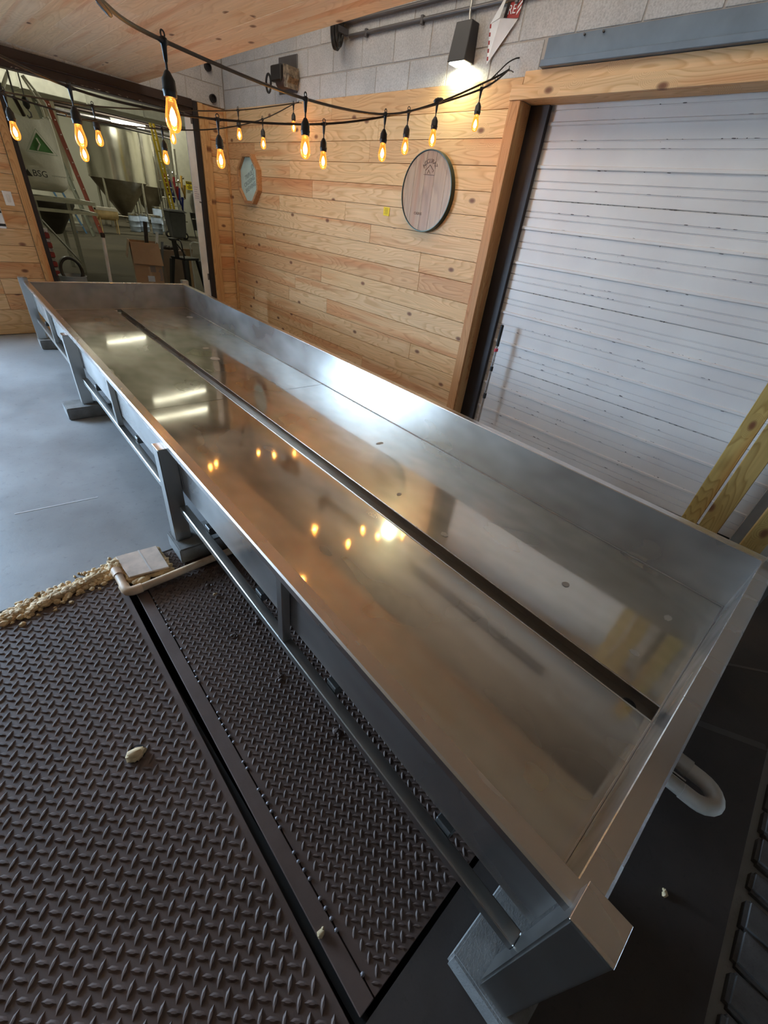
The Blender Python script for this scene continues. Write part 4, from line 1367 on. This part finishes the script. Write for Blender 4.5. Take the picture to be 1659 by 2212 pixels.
def tank(x, y, r, zc, zt, tip, lb):
    t = thing('fermenter_tank', lb, 'tank', (x, y, 0.0), group='fermenter tanks in the hall')
    put('shell', MB().lathe([(r, zc), (r, (zc + zt) / 2), (r, zt), (r * 0.8, zt + 0.22), (r * 0.3, zt + 0.36), (0.15, zt + 0.4)], 40), steel_tank, t, smooth=True)
    put('cone', MB().lathe([(0.06, tip), (0.10, tip + 0.02), (r - 0.01, zc - 0.002)], 40), plain('cone_steel', (0.34, 0.30, 0.23), 0.35, 0.9), t, smooth=True)
    put('skirt_band', MB().lathe([(r + 0.014, zc - 0.02), (r + 0.014, zc + 0.03)], 40, cap=False), steel_tank, t, smooth=True)
    for i in range(4):
        a = radians(40 + 90 * i)
        put('leg', MB().tube([(r * 0.93 * cos(a), r * 0.93 * sin(a), 0.003), (r * 0.93 * cos(a), r * 0.93 * sin(a), zc - 0.01)], 0.055, 10), steel_tank, t, smooth=True)
        a2 = a + pi / 2
        put('brace', MB().tube([(r * 0.93 * cos(a), r * 0.93 * sin(a), 0.45), (r * 0.93 * cos(a2), r * 0.93 * sin(a2), 0.45)], 0.025, 8), steel_tank, t, smooth=True)
    put('outlet', MB().tube([(0, 0, tip), (0, 0, tip - 0.12), (0.3, -0.2, tip - 0.14)], 0.04, 8), steel_tank, t, smooth=True)
    return t


tank(7.12, 25.4, 1.12, 1.76, 4.3, 0.34, 'large stainless cone-bottomed tank nearest the doorway view')
tank(5.05, 28.5, 1.0, 1.5, 4.6, 0.35, 'stainless tank partly hidden behind the red ladder')
tank(9.7, 29.5, 1.0, 1.7, 4.2, 0.35, 'stainless tank behind the yellow ladder at the hall right')
tank(12.0, 27.0, 0.8, 1.6, 3.6, 0.35, 'stainless tank at the far right behind the partition')
# dark pipework bundle over the tank
pb = thing('pipe_bundle', 'dark bundle of overhead pipes above the large tank', 'pipes', (6.4, 24.0, 3.55))
for i, (dz, rr) in enumerate(((0, .07), (0.16, .05), (0.30, .09), (0.46, .04), (-0.10, .03))):
    put('pipe', MB().tube([(-2.6, 0.05 * i, dz), (0.5, 0.04 * i, dz + 0.03), (2.8, 0.05 * i, dz)], rr, 8), dark_steel if i % 2 else conduit_m, pb, smooth=True)
for xx in (-2.0, 0.0, 2.2):
    put('hanger', MB().tube([(xx, 0.1, 0.3), (xx, 0.1, 2.95)], 0.02, 6), conduit_m, pb)
hl = thing('hall_light', 'bright white tube light hanging above the large tank', 'light', (6.85, 22.2, 3.47))
put('reflector', MB().prism([(-0.6, -0.1, 0.0), (-0.6, -0.05, 0.07), (-0.6, 0.05, 0.07), (-0.6, 0.1, 0.0)], (1.2, 0, 0)), white_paint, hl)
put('tube', MB().tube([(-0.56, 0, -0.02), (0.56, 0, -0.02)], 0.03, 10), tube_m, hl, smooth=True)
put('suspension', MB().tube([(-0.4, 0, 0.07), (-0.4, 0, 3.03)], 0.006, 5).tube([(0.4, 0, 0.07), (0.4, 0, 3.03)], 0.006, 5), conduit_m, hl)

# bulk bag, hoist, hopper frame
bagm = plain('woven_bag', (0.66, 0.64, 0.55), 0.75, var=0.08, scale=3, bump=0.3)
bg_ = thing('bulk_bag', 'white woven bulk grain bag with green triangle mark hanging in the hall', 'bulk bag', (1.70, 12.0, 1.30))
vs, fs = [], []
nz, na = 16, 40
for j in range(nz + 1):
    f = j / nz
    z = 0.02 + 1.12 * f
    # belly wide, gathered at the top corners
    wx = 0.40 - 0.07 * f + 0.03 * sin(pi * f)
    wy = 0.38 - 0.16 * f ** 2
    if f < 0.1:
        k_ = 0.72 + 0.28 * (f / 0.1) ** 0.5
        wx *= k_
        wy *= k_
    for i in range(na):
        a = 2 * pi * i / na
        ca, sa = cos(a), sin(a)
        pw = 0.55
        x = wx * (abs(ca) ** pw) * (1 if ca > 0 else -1)
        y = wy * (abs(sa) ** pw) * (1 if sa > 0 else -1)
        wr_ = 1 + 0.05 * f * sin(9 * a + 3 * f) + 0.035 * sin(17 * a + 2 * f) * f
        dip = -0.10 * f ** 4 * (1 - abs(ca))
        vs.append((x * wr_ + 0.06 * f, y * wr_, z + dip))
for j in range(nz):
    for i in range(na):
        fs.append((j * na + i, j * na + (i + 1) % na, (j + 1) * na + (i + 1) % na, (j + 1) * na + i))
fs.append(tuple(reversed(range(na))))
bo = put('bag_body', MB().add(vs, fs), bagm, bg_, smooth=True)
for sx in (-1, 1):
    for sy in (-1, 1):
        put('lifting_loop', MB().tube([(0.06 + sx * 0.32, sy * 0.2, 1.10), (0.06 + sx * 0.30, sy * 0.18, 1.30), (0.06 + sx * 0.10, sy * 0.05, 1.62)], 0.018, 6), bagm, bg_, smooth=True)
grn = plain('logo_green', (0.09, 0.24, 0.07), 0.7)
TRI = [Vector((-0.12, -0.425, 0.60)), Vector((0.24, -0.415, 0.60)), Vector((0.06, -0.40, 0.86))]
tz = put('green_triangle', MB().prism(TRI, (0, -0.004, 0)), grn, bg_)
put('logo_swoosh', MB().tube([(0.0, -0.436, 0.61), (0.06, -0.434, 0.70), (0.03, -0.424, 0.78)], 0.012, 5), bagm, tz)
put('triangle_outline', MB().tube([(-0.17, -0.437, 0.575), (0.29, -0.425, 0.575), (0.06, -0.412, 0.91)], 0.005, 5, closed=True), plain('pale_green', (0.35, 0.45, 0.3), 0.7), tz)
o = link('bag_lettering', text_mesh('BSG', 0.13, 0.002), black_plastic, bg_)
o.matrix_local = basis((1, 0, 0), (0, 0, 1), (-0.06, -0.447, 0.27))
put('lettering_triangle', MB().prism([(-0.30, -0.44, 0.22), (-0.18, -0.444, 0.22), (-0.24, -0.44, 0.32)], (0, -0.003, 0)), black_plastic, bg_)
o = link('bag_small_print', text_mesh('superstructure', 0.04, 0.002), plain('faint_ink', (0.35, 0.34, 0.30), 0.7), bg_)
o.matrix_local = basis((1, 0, 0), (0, 0, 1), (0.24, -0.43, 0.27))
hx = thing('chain_hoist', 'dark chain hoist with hook hanging left of the bulk bag', 'hoist', (1.55, 11.4, 2.5))
put('chain', MB().tube([(0, 0, 0.05), (0, 0, 4.0)], 0.014, 6), conduit_m, hx)
put('load_chain', MB().tube([(0.14, 0, -0.02), (0.14, 0, 4.0)], 0.009, 6), conduit_m, hx)
put('long_strap', MB().tube([(-0.02, 0, 0.08), (0.08, 0.1, -0.15)], 0.03, 6), dark_steel, hx)
put('hook_block', MB().lathe([(0.02, -0.06), (0.05, -0.02), (0.05, 0.06), (0.02, 0.1)], 10, (0.14, 0, 0)), black_plastic, hx, smooth=True)
put('hook', MB().tube([(0.14, 0, -0.06), (0.17, 0, -0.10), (0.17, 0, -0.15), (0.13, 0, -0.17), (0.11, 0, -0.14)], 0.012, 6), conduit_m, hx, smooth=True)
hf = thing('hopper_frame', 'grey steel frame with a dark funnel hopper below the bulk bag', 'frame', (1.85, 12.0, 0.0))
for sx in (-0.42, 0.10):
    for sy in (-0.45, 0.45):
        put('frame_leg', MB().box((sx - 0.03, sy - 0.03, 0.003), (sx + 0.03, sy + 0.03, 1.22)), plain('frame_grey', (0.30, 0.30, 0.25), 0.5, 0.4), hf)
for zz, hh in ((1.17, 0.06), (1.01, 0.05)):
    for sy in (-0.49, 0.44):
        put('frame_rail', MB().box((-0.52, sy, zz), (0.57, sy + 0.05, zz + hh)), plain('frame_pale', (0.50, 0.50, 0.40), 0.5, 0.3), hf)
    for sx in (-0.52, 0.52):
        put('frame_rail', MB().box((sx, -0.45, zz), (sx + 0.05, 0.45, zz + hh)), plain('frame_pale', (0.50, 0.50, 0.40), 0.5, 0.3), hf)
put('hopper', MB().lathe([(0.05, 0.62), (0.10, 0.64), (0.42, 1.12), (0.42, 1.16)], 24, (-0.12, 0.0, 0)), plain('hopper_dark', (0.10, 0.09, 0.075), 0.5, 0.5), hf, smooth=True)
put('cross_brace', MB().tube([(-0.42, -0.46, 0.9), (0.10, -0.46, 0.15)], 0.02, 6), plain('frame_grey', (0.30, 0.30, 0.25), 0.5, 0.4), hf)

# ladders


def ladder(name, lb, p0, p1, halfw, rails, rungs, n, cat='ladder', grp='ladders in the hall'):
    p0, p1 = Vector(p0), Vector(p1)
    t = thing(name, lb, cat, tuple(p0), group=grp)
    d = p1 - p0
    hw = Vector(halfw)
    for s in (-1, 1):
        put('rail', MB().tube([s * hw, d + s * hw * 0.85], 0.045, 4), rails, t)
    for i in range(n):
        f = (i + 0.7) / n
        k2 = 1 - 0.15 * f
        put('rung', MB().tube([d * f - hw * k2, d * f + hw * k2], 0.02, 6), rungs, t)
    return t


alu = plain('ladder_alu', (0.42, 0.42, 0.38), 0.4, 0.6)
redl = plain('ladder_red', (0.33, 0.075, 0.045), 0.5)
yell = plain('ladder_yellow', (0.62, 0.44, 0.02), 0.5)
ladder('leaning_ladder', 'red fibreglass ladder leaning in the hall beside the tanks', (4.75, 20.7, 0.02), (3.95, 20.9, 4.2), (0.07, 0.16, 0), redl, alu, 12)
ladder('step_ladder', 'grey-green aluminium ladder leaning behind the hopper frame', (4.25, 19.7, 0.02), (3.55, 19.9, 3.4), (0.07, 0.18, 0), plain('ladder_grey', (0.22, 0.23, 0.18), 0.5, 0.3), alu, 10)
ladder('tall_ladder', 'yellow fibreglass ladder standing right of the large tank', (8.0, 21.75, 0.02), (7.5, 21.82, 4.2), (0.11, 0.1, 0), yell, yell, 13)
ladder('rolling_stairs', 'steel rolling stairs between the yellow ladder and the grey bin', (8.35, 22.2, 0.02), (7.95, 22.5, 2.7), (0.20, 0.0, 0), alu, alu, 9)
bl_ = thing('folded_step_ladder', 'blue and grey folded step ladder leaning against the left partition', 'ladder', (3.95, 20.6, 0.0), group='ladders in the hall')
put('side_rail', MB().tube([(0.0, 0, 0.003), (-0.62, 0.45, 2.1)], 0.035, 4), plain('ladder_blue', (0.05, 0.14, 0.26), 0.5), bl_)
put('side_rail', MB().tube([(0.3, 0, 0.003), (-0.40, 0.45, 2.1)], 0.035, 4), plain('ladder_blue', (0.05, 0.14, 0.26), 0.5), bl_)
for i in range(6):
    f = (i + 0.6) / 6.2
    put('step', MB().box((-0.64 * f, 0.43 * f - 0.04, 2.1 * f), (0.3 - 0.68 * f, 0.43 * f + 0.04, 2.1 * f + 0.03)), alu, bl_)

# clutter by the tanks
rnd = random.Random(3)
tub = thing('insulated_tub', 'tan insulated tub on a drippy stand under the tank legs', 'tub', (5.25, 21.4, 0.0))
put('tub_body', MB().lathe([(0.17, -0.36), (0.19, -0.30), (0.19, 0.30), (0.17, 0.36)], 20, (0, 0, 0.62), 'X'), plain('tub_tan', (0.62, 0.46, 0.22), 0.6, var=0.25), tub, smooth=True)
put('tub_lid', MB().box((-0.36, -0.17, 0.70), (0.36, 0.17, 0.83)), plain('tub_white', (0.66, 0.63, 0.54), 0.6), tub, 0.03, seg=2)
for sx in (-0.28, 0.28):
    for sy in (-0.12, 0.12):
        put('stand_leg', MB().tube([(sx, sy, 0.003), (sx, sy, 0.5)], 0.02, 6), plain('tub_tan', (0.62, 0.46, 0.22), 0.6), tub)
bw = plain('drum_blue_white', (0.42, 0.52, 0.68), 0.35, var=0.35, scale=3)
for i, (xx, yy, hh, lb) in enumerate(((6.75, 23.2, 0.6, 'pale blue keg under the large tank, leftmost'), (7.25, 23.6, 0.6, 'pale blue keg under the large tank, second from left'), (7.55, 22.9, 0.62, 'pale blue keg right of the tank cone'), (8.2, 24.4, 0.9, 'tall pale blue keg beneath the rolling stairs'))):
    t = thing('keg', lb, 'keg', (xx, yy, 0.0), group='kegs under the tank')
    put('body', MB().lathe([(0.17, 0.003), (0.2, 0.03), (0.2, hh * .3), (0.215, hh * .34), (0.2, hh * .38), (0.2, hh * .62), (0.215, hh * .66), (0.2, hh * .7), (0.2, hh - .05), (0.17, hh)], 20), bw, t, smooth=True)
    put('chime', MB().lathe([(0.19, hh - 0.01), (0.19, hh + 0.06), (0.17, hh + 0.06), (0.17, hh)], 20, cap=False), steel_tank, t, smooth=True)
for ti, (lx, ly, lz, lp) in enumerate(HALL_TUBES):
    tl_ = thing('tube_light', 'long white tube light hanging from the hall roof, ' + ('over the hopper aisle', 'nearest the bulk bag', 'low beside the left partition', 'added as fill nearest the doorway wall', 'added as fill over the grey bin', 'added as fill over the leaning ladders', 'added as fill behind the large tank', 'added as fill over the right partition')[ti], 'light', (lx, ly, lz), group='hall tube lights')
    put('reflector', MB().prism([(-1.05, -0.12, 0.0), (-1.05, -0.05, 0.07), (-1.05, 0.05, 0.07), (-1.05, 0.12, 0.0)], (2.1, 0, 0)), white_paint, tl_)
    put('tube', MB().tube([(-0.98, 0, -0.02), (0.98, 0, -0.02)], 0.025, 8), tube_m, tl_, smooth=True)
    for sx in (-0.8, 0.8):
        put('suspension', MB().tube([(sx, 0, 0.07), (sx, 0, 6.5 - lz)], 0.006, 5), conduit_m, tl_)
pst = thing('process_rack', 'rack of chrome process pipes and valves right of the large tank', 'rack', (8.40, 22.75, 0.0))
for i in range(9):
    xx = -0.55 + i * 0.11 + rnd.uniform(-.03, .03)
    put('riser', MB().tube([(xx, rnd.uniform(-.1, .25), 0.003), (xx + rnd.uniform(-.05, .05), rnd.uniform(-.1, .2), rnd.uniform(1.6, 3.3))], rnd.uniform(0.015, 0.04), 8), steel_tank, pst, smooth=True)
for i, zz in enumerate((0.55, 0.95, 1.35, 1.9)):
    put('cross_pipe', MB().tube([(-0.6, -0.15, zz), (0.4, -0.12, zz + rnd.uniform(-.06, .06))], 0.022, 8), steel_tank, pst, smooth=True)
for i, cc in enumerate(((0.35, 0.03, 0.03), (0.03, 0.05, 0.30), (0.4, 0.03, 0.03), (0.02, 0.03, 0.22), (0.5, 0.3, 0.05))):
    zz = rnd.uniform(1.2, 1.9)
    xx = -0.3 + i * 0.16
    put('hose', MB().tube([(xx, -0.2, zz + 0.4), (xx - 0.05, -0.24, zz), (xx + 0.03, -0.22, zz - 0.35), (xx + 0.1, -0.2, zz + 0.1)], 0.05, 8), plain('hose_%d' % i, cc, 0.5), pst, smooth=True)
for i in range(5):
    put('valve', MB().lathe([(0.03, -0.04), (0.06, 0.0), (0.03, 0.04)], 10, (-0.4 + 0.2 * i, -0.2, 2.0 + 0.12 * (i % 3))), steel_tank, pst, smooth=True)
bn = thing('wheeled_bin', 'dark grey wheeled rubbish bin in the hall right of the tanks', 'bin', (7.72, 21.2, 0.0))
bin_m = plain('bin_grey', (0.065, 0.065, 0.062), 0.5)
put('bin_body', MB().hexa([(-0.27, -0.24, 0.05), (0.27, -0.24, 0.05), (0.27, 0.24, 0.05), (-0.27, 0.24, 0.05)], [(-0.33, -0.30, 0.93), (0.33, -0.30, 0.93), (0.33, 0.30, 0.93), (-0.33, 0.30, 0.93)]), bin_m, bn, 0.03, seg=2)
put('bin_lid', MB().hexa([(-0.36, -0.33, 0.935), (0.36, -0.33, 0.935), (0.36, 0.34, 0.935), (-0.36, 0.34, 0.935)], [(-0.31, -0.28, 1.01), (0.31, -0.28, 1.01), (0.31, 0.29, 1.01), (-0.31, 0.29, 1.01)]), bin_m, bn, 0.02, seg=2)
put('bin_rim_grip', MB().tube([(0.25, 0.34, 0.95), (0.40, 0.34, 0.95)], 0.02, 8), bin_m, bn)
for sx in (-0.30, 0.22):
    w_ = put('wheel', MB().lathe([(0.11, -0.035), (0.13, -0.02), (0.13, 0.02), (0.11, 0.035)], 20, (sx + 0.02, -0.19 if sx > 0 else 0.2, 0.134), 'Y'), black_plastic, bn, smooth=True)
    put('hub', MB().lathe([(0.06, -0.045), (0.06, 0.0)], 14, (sx + 0.02, -0.19 if sx > 0 else 0.2, 0.134), 'Y'), plain('hub_cream', (0.6, 0.55, 0.4), 0.5), w_, smooth=True)
cs_ = thing('caution_sign', 'yellow caution sign with black lettering on the hall partition', 'sign', (9.335, 23.235, 1.90))
put('sign_board', MB().box((-0.155, -0.006, -0.15), (0.155, 0.0, 0.15)), plain('caution_yellow', (0.75, 0.58, 0.03), 0.5), cs_)
put('sign_header', MB().box((-0.145, -0.0085, 0.06), (0.145, -0.0065, 0.14)), black_plastic, cs_)
o = link('sign_lettering', text_mesh('CAUTION', 0.07, 0.001), plain('caution_yellow', (0.75, 0.58, 0.03), 0.5), cs_)
o.matrix_local = basis((1, 0, 0), (0, 0, 1), (0, -0.010, 0.10))
for i, ln in enumerate((0.08, 0.20, 0.16)):
    put('sign_text_line', MB().box((-ln / 2, -0.0085, 0.005 - i * 0.05), (ln / 2, -0.0065, 0.025 - i * 0.05)), black_plastic, cs_)
jk = thing('hanging_apron', 'grey apron hanging on the partition below the caution sign', 'apron', (9.42, 23.1, 0.75))
vs, fs = [], []
for j in range(9):
    f = j / 8
    for i in range(13):
        u = i / 12
        w_ = 0.16 + 0.12 * sin(pi * min(1, (1 - f) * 1.2)) * 0.8
        vs.append(((u - 0.5) * 2 * w_ + 0.05 * f, -0.05 * sin(5 * u * pi) * (1 - f) - 0.05, 0.95 * f))
for j in range(8):
    for i in range(12):
        a = j * 13 + i
        fs.append((a, a + 1, a + 14, a + 13))
ap = put('apron_cloth', MB().add(vs, fs), plain('apron_grey', (0.24, 0.23, 0.20), 0.8), jk, smooth=True)
sm = ap.modifiers.new('thick', 'SOLIDIFY')
sm.thickness = 0.02
put('peg', MB().tube([(0.05, 0.0, 0.96), (0.05, 0.148, 0.98)], 0.015, 6), conduit_m, jk)
for i in range(4):
    xx = 8.75 + i * 0.19
    t = thing('folding_chair', 'black folded chair in the row beside the grey bin, ' + ('nearest the bin', 'second from the bin', 'third from the bin', 'farthest from the bin')[i], 'chair', (xx, 21.9 + 0.12 * i, 0.0), group='folded chairs beside the bin')
    for s in (-0.0, 0.14):
        put('leg', MB().tube([(s, -0.1, 0.003), (s - 0.05, 0.1, 0.95)], 0.02, 6), black_plastic, t)
    put('seat', MB().box((-0.03, -0.03, 0.32), (0.15, 0.02, 0.72)), black_plastic, t, 0.01)
    put('backrest', MB().box((-0.06, 0.05, 0.75), (0.11, 0.09, 0.95)), black_plastic, t, 0.01)

# near things just inside the doorway
card = plain('cardboard', (0.40, 0.27, 0.165), 0.85, var=0.08)
cb = thing('cardboard_box', 'open brown cardboard box with flaps and rods in it inside the doorway', 'box', (1.955, 7.72, 0.0), (0, 0, radians(-14)))
bw_, bd_, bh_ = 0.18, 0.17, 0.945
put('front_side', MB().box((-bw_, -bd_, 0.003), (bw_, -bd_ + 0.006, bh_)), card, cb)
put('back_side', MB().box((-bw_, bd_ - 0.006, 0.003), (bw_, bd_, bh_)), card, cb)
put('left_side', MB().box((-bw_, -bd_ + 0.006, 0.003), (-bw_ + 0.006, bd_ - 0.006, bh_)), card, cb)
put('right_side', MB().box((bw_ - 0.006, -bd_ + 0.006, 0.003), (bw_, bd_ - 0.006, bh_)), card, cb)
put('box_bottom', MB().box((-bw_ + 0.006, -bd_ + 0.006, 0.003), (bw_ - 0.006, bd_ - 0.006, 0.010)), card, cb)
put('front_flap', MB().hexa([(-bw_, -bd_ - 0.05, bh_ - 0.26), (bw_ + 0.02, -bd_ - 0.07, bh_ - 0.27), (bw_ + 0.02, -bd_ - 0.064, bh_ - 0.27), (-bw_, -bd_ - 0.044, bh_ - 0.26)], [(-bw_, -bd_ - 0.007, bh_), (bw_, -bd_ - 0.007, bh_), (bw_, -bd_ - 0.001, bh_), (-bw_, -bd_ - 0.001, bh_)]), card, cb)
put('side_flap', MB().hexa([(-bw_ - 0.07, -bd_, bh_ - 0.20), (-bw_ - 0.064, -bd_, bh_ - 0.20), (-bw_ - 0.064, bd_, bh_ - 0.2), (-bw_ - 0.07, bd_, bh_ - 0.2)], [(-bw_ - 0.008, -bd_, bh_ + 0.01), (-bw_ - 0.002, -bd_, bh_ + 0.01), (-bw_ - 0.002, bd_, bh_ + 0.01), (-bw_ - 0.008, bd_, bh_ + 0.01)]), card, cb)
o = link('box_print', text_mesh('foods', 0.07, 0.0006), plain('print_blue', (0.12, 0.17, 0.25), 0.8), cb)
o.matrix_local = basis((0, 0, 1), (-1, 0, 0), (0.15, -bd_ - 0.0012, 0.55))
put('box_label', MB().box((-0.03, -bd_ - 0.0022, 0.455), (0.06, -bd_ - 0.0004, 0.53)), plain('label_pale_blue', (0.6, 0.68, 0.78), 0.7), cb)
put('box_mark', MB().box((0.02, -bd_ - 0.0022, 0.58), (0.09, -bd_ - 0.0004, 0.66)), plain('print_grey', (0.25, 0.22, 0.2), 0.8), cb)
put('packing_tape', MB().box((-0.002, -bd_ - 0.0016, 0.01), (0.03, -bd_ - 0.0003, bh_ - 0.3)), plain('tape_tan', (0.45, 0.33, 0.21), 0.5), cb)
fm_ = thing('foam_tube', 'black tube sticking up out of the cardboard box', 'tube', (1.965, 7.77, 0.012))
put('tube_body', MB().tube([(-0.04, 0, 0), (0.10, 0.06, 1.17)], 0.027, 12), black_plastic, fm_, smooth=True)
pw_ = thing('pale_rail', 'pale grey plastic rail leaning in the cardboard box', 'rail', (1.975, 7.68, 0.012))
put('rail_body', MB().tube([(-0.05, 0, 0), (0.20, 0.05, 1.06)], 0.022, 4), plain('rail_pale', (0.55, 0.62, 0.68), 0.4), pw_)
pw2 = thing('dark_rail', 'dark blue grey rail beside the pale one in the cardboard box', 'rail', (2.01, 7.66, 0.012))
put('rail_body', MB().tube([(0.02, 0, 0), (0.19, 0.0, 0.95)], 0.02, 4), plain('rail_dark', (0.13, 0.17, 0.2), 0.4), pw2)

# metal bar stool
stl = plain('stool_black', (0.025, 0.026, 0.028), 0.35, 0.5)
so = thing('bar_stool', 'black metal bar stool with a low curved back inside the doorway', 'stool', (2.56, 7.80, 0.0), (0, 0, radians(20)))
put('seat', MB().hexa([(-0.15, -0.15, 0.735), (0.15, -0.15, 0.735), (0.15, 0.15, 0.735), (-0.15, 0.15, 0.735)], [(-0.155, -0.155, 0.765), (0.155, -0.155, 0.765), (0.155, 0.155, 0.765), (-0.155, 0.155, 0.765)]), stl, so, 0.012, seg=2)
for sx in (-1, 1):
    for sy in (-1, 1):
        put('leg', MB().hexa([(sx * 0.215 - 0.018, sy * 0.215 - 0.018, 0.003), (sx * 0.215 + 0.018, sy * 0.215 - 0.018, 0.003), (sx * 0.215 + 0.018, sy * 0.215 + 0.018, 0.003), (sx * 0.215 - 0.018, sy * 0.215 + 0.018, 0.003)],
                         [(sx * 0.13 - 0.03, sy * 0.13 - 0.03, 0.734), (sx * 0.13 + 0.03, sy * 0.13 - 0.03, 0.734), (sx * 0.13 + 0.03, sy * 0.13 + 0.03, 0.734), (sx * 0.13 - 0.03, sy * 0.13 + 0.03, 0.734)]), stl, so, 0.004)
for a, b in (((-1, -1), (1, -1)), ((1, -1), (1, 1)), ((1, 1), (-1, 1)), ((-1, 1), (-1, -1))):
    put('stretcher', MB().tube([(a[0] * 0.185, a[1] * 0.185, 0.26), (b[0] * 0.185, b[1] * 0.185, 0.26)], 0.009, 8), stl, so)
put('back_hoop', MB().tube(smooth_path([Vector(p) for p in ((0.13, 0.13, 0.76), (0.02, 0.16, 0.92), (-0.10, 0.17, 0.985), (-0.15, 0.10, 1.0), (-0.17, 0.0, 1.0), (-0.17, -0.08, 1.0), (-0.155, -0.13, 0.97), (-0.14, -0.14, 0.76))], 5), 0.010, 8), stl, so, smooth=True)
put('back_splat', MB().prism([(-0.150, -0.045, 0.765), (-0.150, 0.045, 0.765), (-0.172, 0.05, 0.99), (-0.172, -0.05, 0.99)], (0.006, 0, 0)), stl, so)
# boxes and clutter behind the stool
for (x0, x1, y0, y1, z1, rz, lb) in ((2.45, 2.85, 9.35, 9.7, 0.42, 0.1, 'brown carton behind the stool legs, lower'), (2.95, 3.35, 9.4, 9.75, 0.62, -0.15, 'brown carton behind the stool beside the white door edge')):
    cxx, cyy = (x0 + x1) / 2, (y0 + y1) / 2
    t = thing('carton', lb, 'box', (cxx, cyy, 0.0), (0, 0, rz), group='cartons behind the stool')
    hx_, hy_ = (x1 - x0) / 2, (y1 - y0) / 2
    put('carton_body', MB().box((-hx_, -hy_, 0.003), (hx_, hy_, z1)), card, t, 0.004)
    put('carton_flap', MB().hexa([(-hx_, -hy_ - 0.004, z1), (hx_, -hy_ - 0.004, z1), (hx_, -hy_, z1), (-hx_, -hy_, z1)], [(-hx_, -hy_ - 0.10, z1 + 0.12), (hx_, -hy_ - 0.10, z1 + 0.12), (hx_, -hy_ - 0.095, z1 + 0.124), (-hx_, -hy_ - 0.095, z1 + 0.124)]), card, t)
    put('carton_tape', MB().box((-0.025, -hy_ - 0.001, 0.01), (0.025, hy_ + 0.001, z1 + 0.0012)), plain('tape_tan', (0.45, 0.33, 0.21), 0.5), t)
wb_ = thing('rag_crate', 'brown crate topped with dark rags behind the stool back', 'crate', (2.62, 8.42, 0.0))
put('crate', MB().box((-0.2, -0.12, 0.003), (0.16, 0.16, 0.80)), plain('crate_brown', (0.22, 0.16, 0.12), 0.8), wb_, 0.006)
m_ = MB()
for q in range(9):
    blob(m_, (random.uniform(-.12, .10), random.uniform(-.08, .06), 0.825), random.uniform(.025, .05), 1600 + q)
put('rags', m_, plain('rag_dark', (0.07, 0.06, 0.05), 0.8), wb_, smooth=True)
wt = thing('hose_hook', 'pale curved pipe handle standing behind the stool at the door edge', 'handle', (2.98, 8.5, 0.0))
put('handle_pipe', MB().tube(smooth_path([Vector(p) for p in ((-0.03, 0, 0.003), (-0.03, 0, 0.80), (-0.015, 0, 0.88), (0.03, 0, 0.915), (0.12, 0, 0.91))], 6), 0.011, 10), plain('handle_pale', (0.5, 0.53, 0.53), 0.4), wt, smooth=True)
put('handle_foot', MB().box((-0.08, -0.05, 0.003), (0.02, 0.05, 0.02)), black_plastic, wt, 0.004)

# leaning pipe and pot left in the doorway
lp_ = thing('leaning_pipe', 'shiny open-ended steel pipe standing in the middle of the doorway', 'pipe', (1.338, 7.5, 0.0))
put('pipe_wall', MB().lathe([(0.021, 0.003), (0.021, 1.0), (0.0175, 1.0), (0.0175, 0.7)], 20, cap=False), plain('galvanised_bright', (0.80, 0.81, 0.83), 0.3, 0.0), lp_, smooth=True, rot=(0, radians(3.2), 0))
put('pipe_end_socket', MB().lathe([(0.0265, 0.985), (0.0265, 1.03), (0.019, 1.03), (0.0185, 0.975), (0.0265, 0.985)], 20, cap=False), dark_steel, lp_, smooth=True, rot=(0, radians(3.2), 0))
pt_ = thing('hose_tub', 'grey tub holding a coil of black hose at the left of the doorway', 'tub', (0.90, 7.35, 0.0))
put('tub_shell', MB().lathe([(0.10, 0.003), (0.125, 0.02), (0.150, 0.53), (0.158, 0.545), (0.150, 0.55), (0.138, 0.53), (0.12, 0.1)], 28, cap=True), plain('tub_grey', (0.33, 0.38, 0.42), 0.4), pt_, smooth=True)
for k_ in range(3):
    put('hose_coil', MB().tube([(0.115 * cos(a) + 0.004 * k_, 0.035 * k_ - 0.04 + 0.03 * sin(a), 0.60 + 0.14 * sin(a)) for a in [i * pi / 14 for i in range(28)]], 0.017, 8, closed=True), black_plastic, pt_, smooth=True)
rs = thing('red_rung_stand', 'red and chrome stand hidden at the left edge of the doorway', 'stand', (0.83, 8.0, 0.0))
for i in range(5):
    put('red_step', MB().box((-0.05, -0.05, 0.45 + i * 0.11), (0.05, 0.05, 0.51 + i * 0.11)), plain('step_red', (0.30, 0.04, 0.04), 0.5), rs, 0.006)
    put('chrome_step', MB().box((-0.045, -0.045, 0.515 + i * 0.11), (0.045, 0.045, 0.555 + i * 0.11)), steel_rim, rs, 0.003)
put('stand_post', MB().tube([(0, 0, 0.003), (0, 0, 0.45)], 0.03, 10), conduit_m, rs)
print('objects', len(bpy.data.objects))
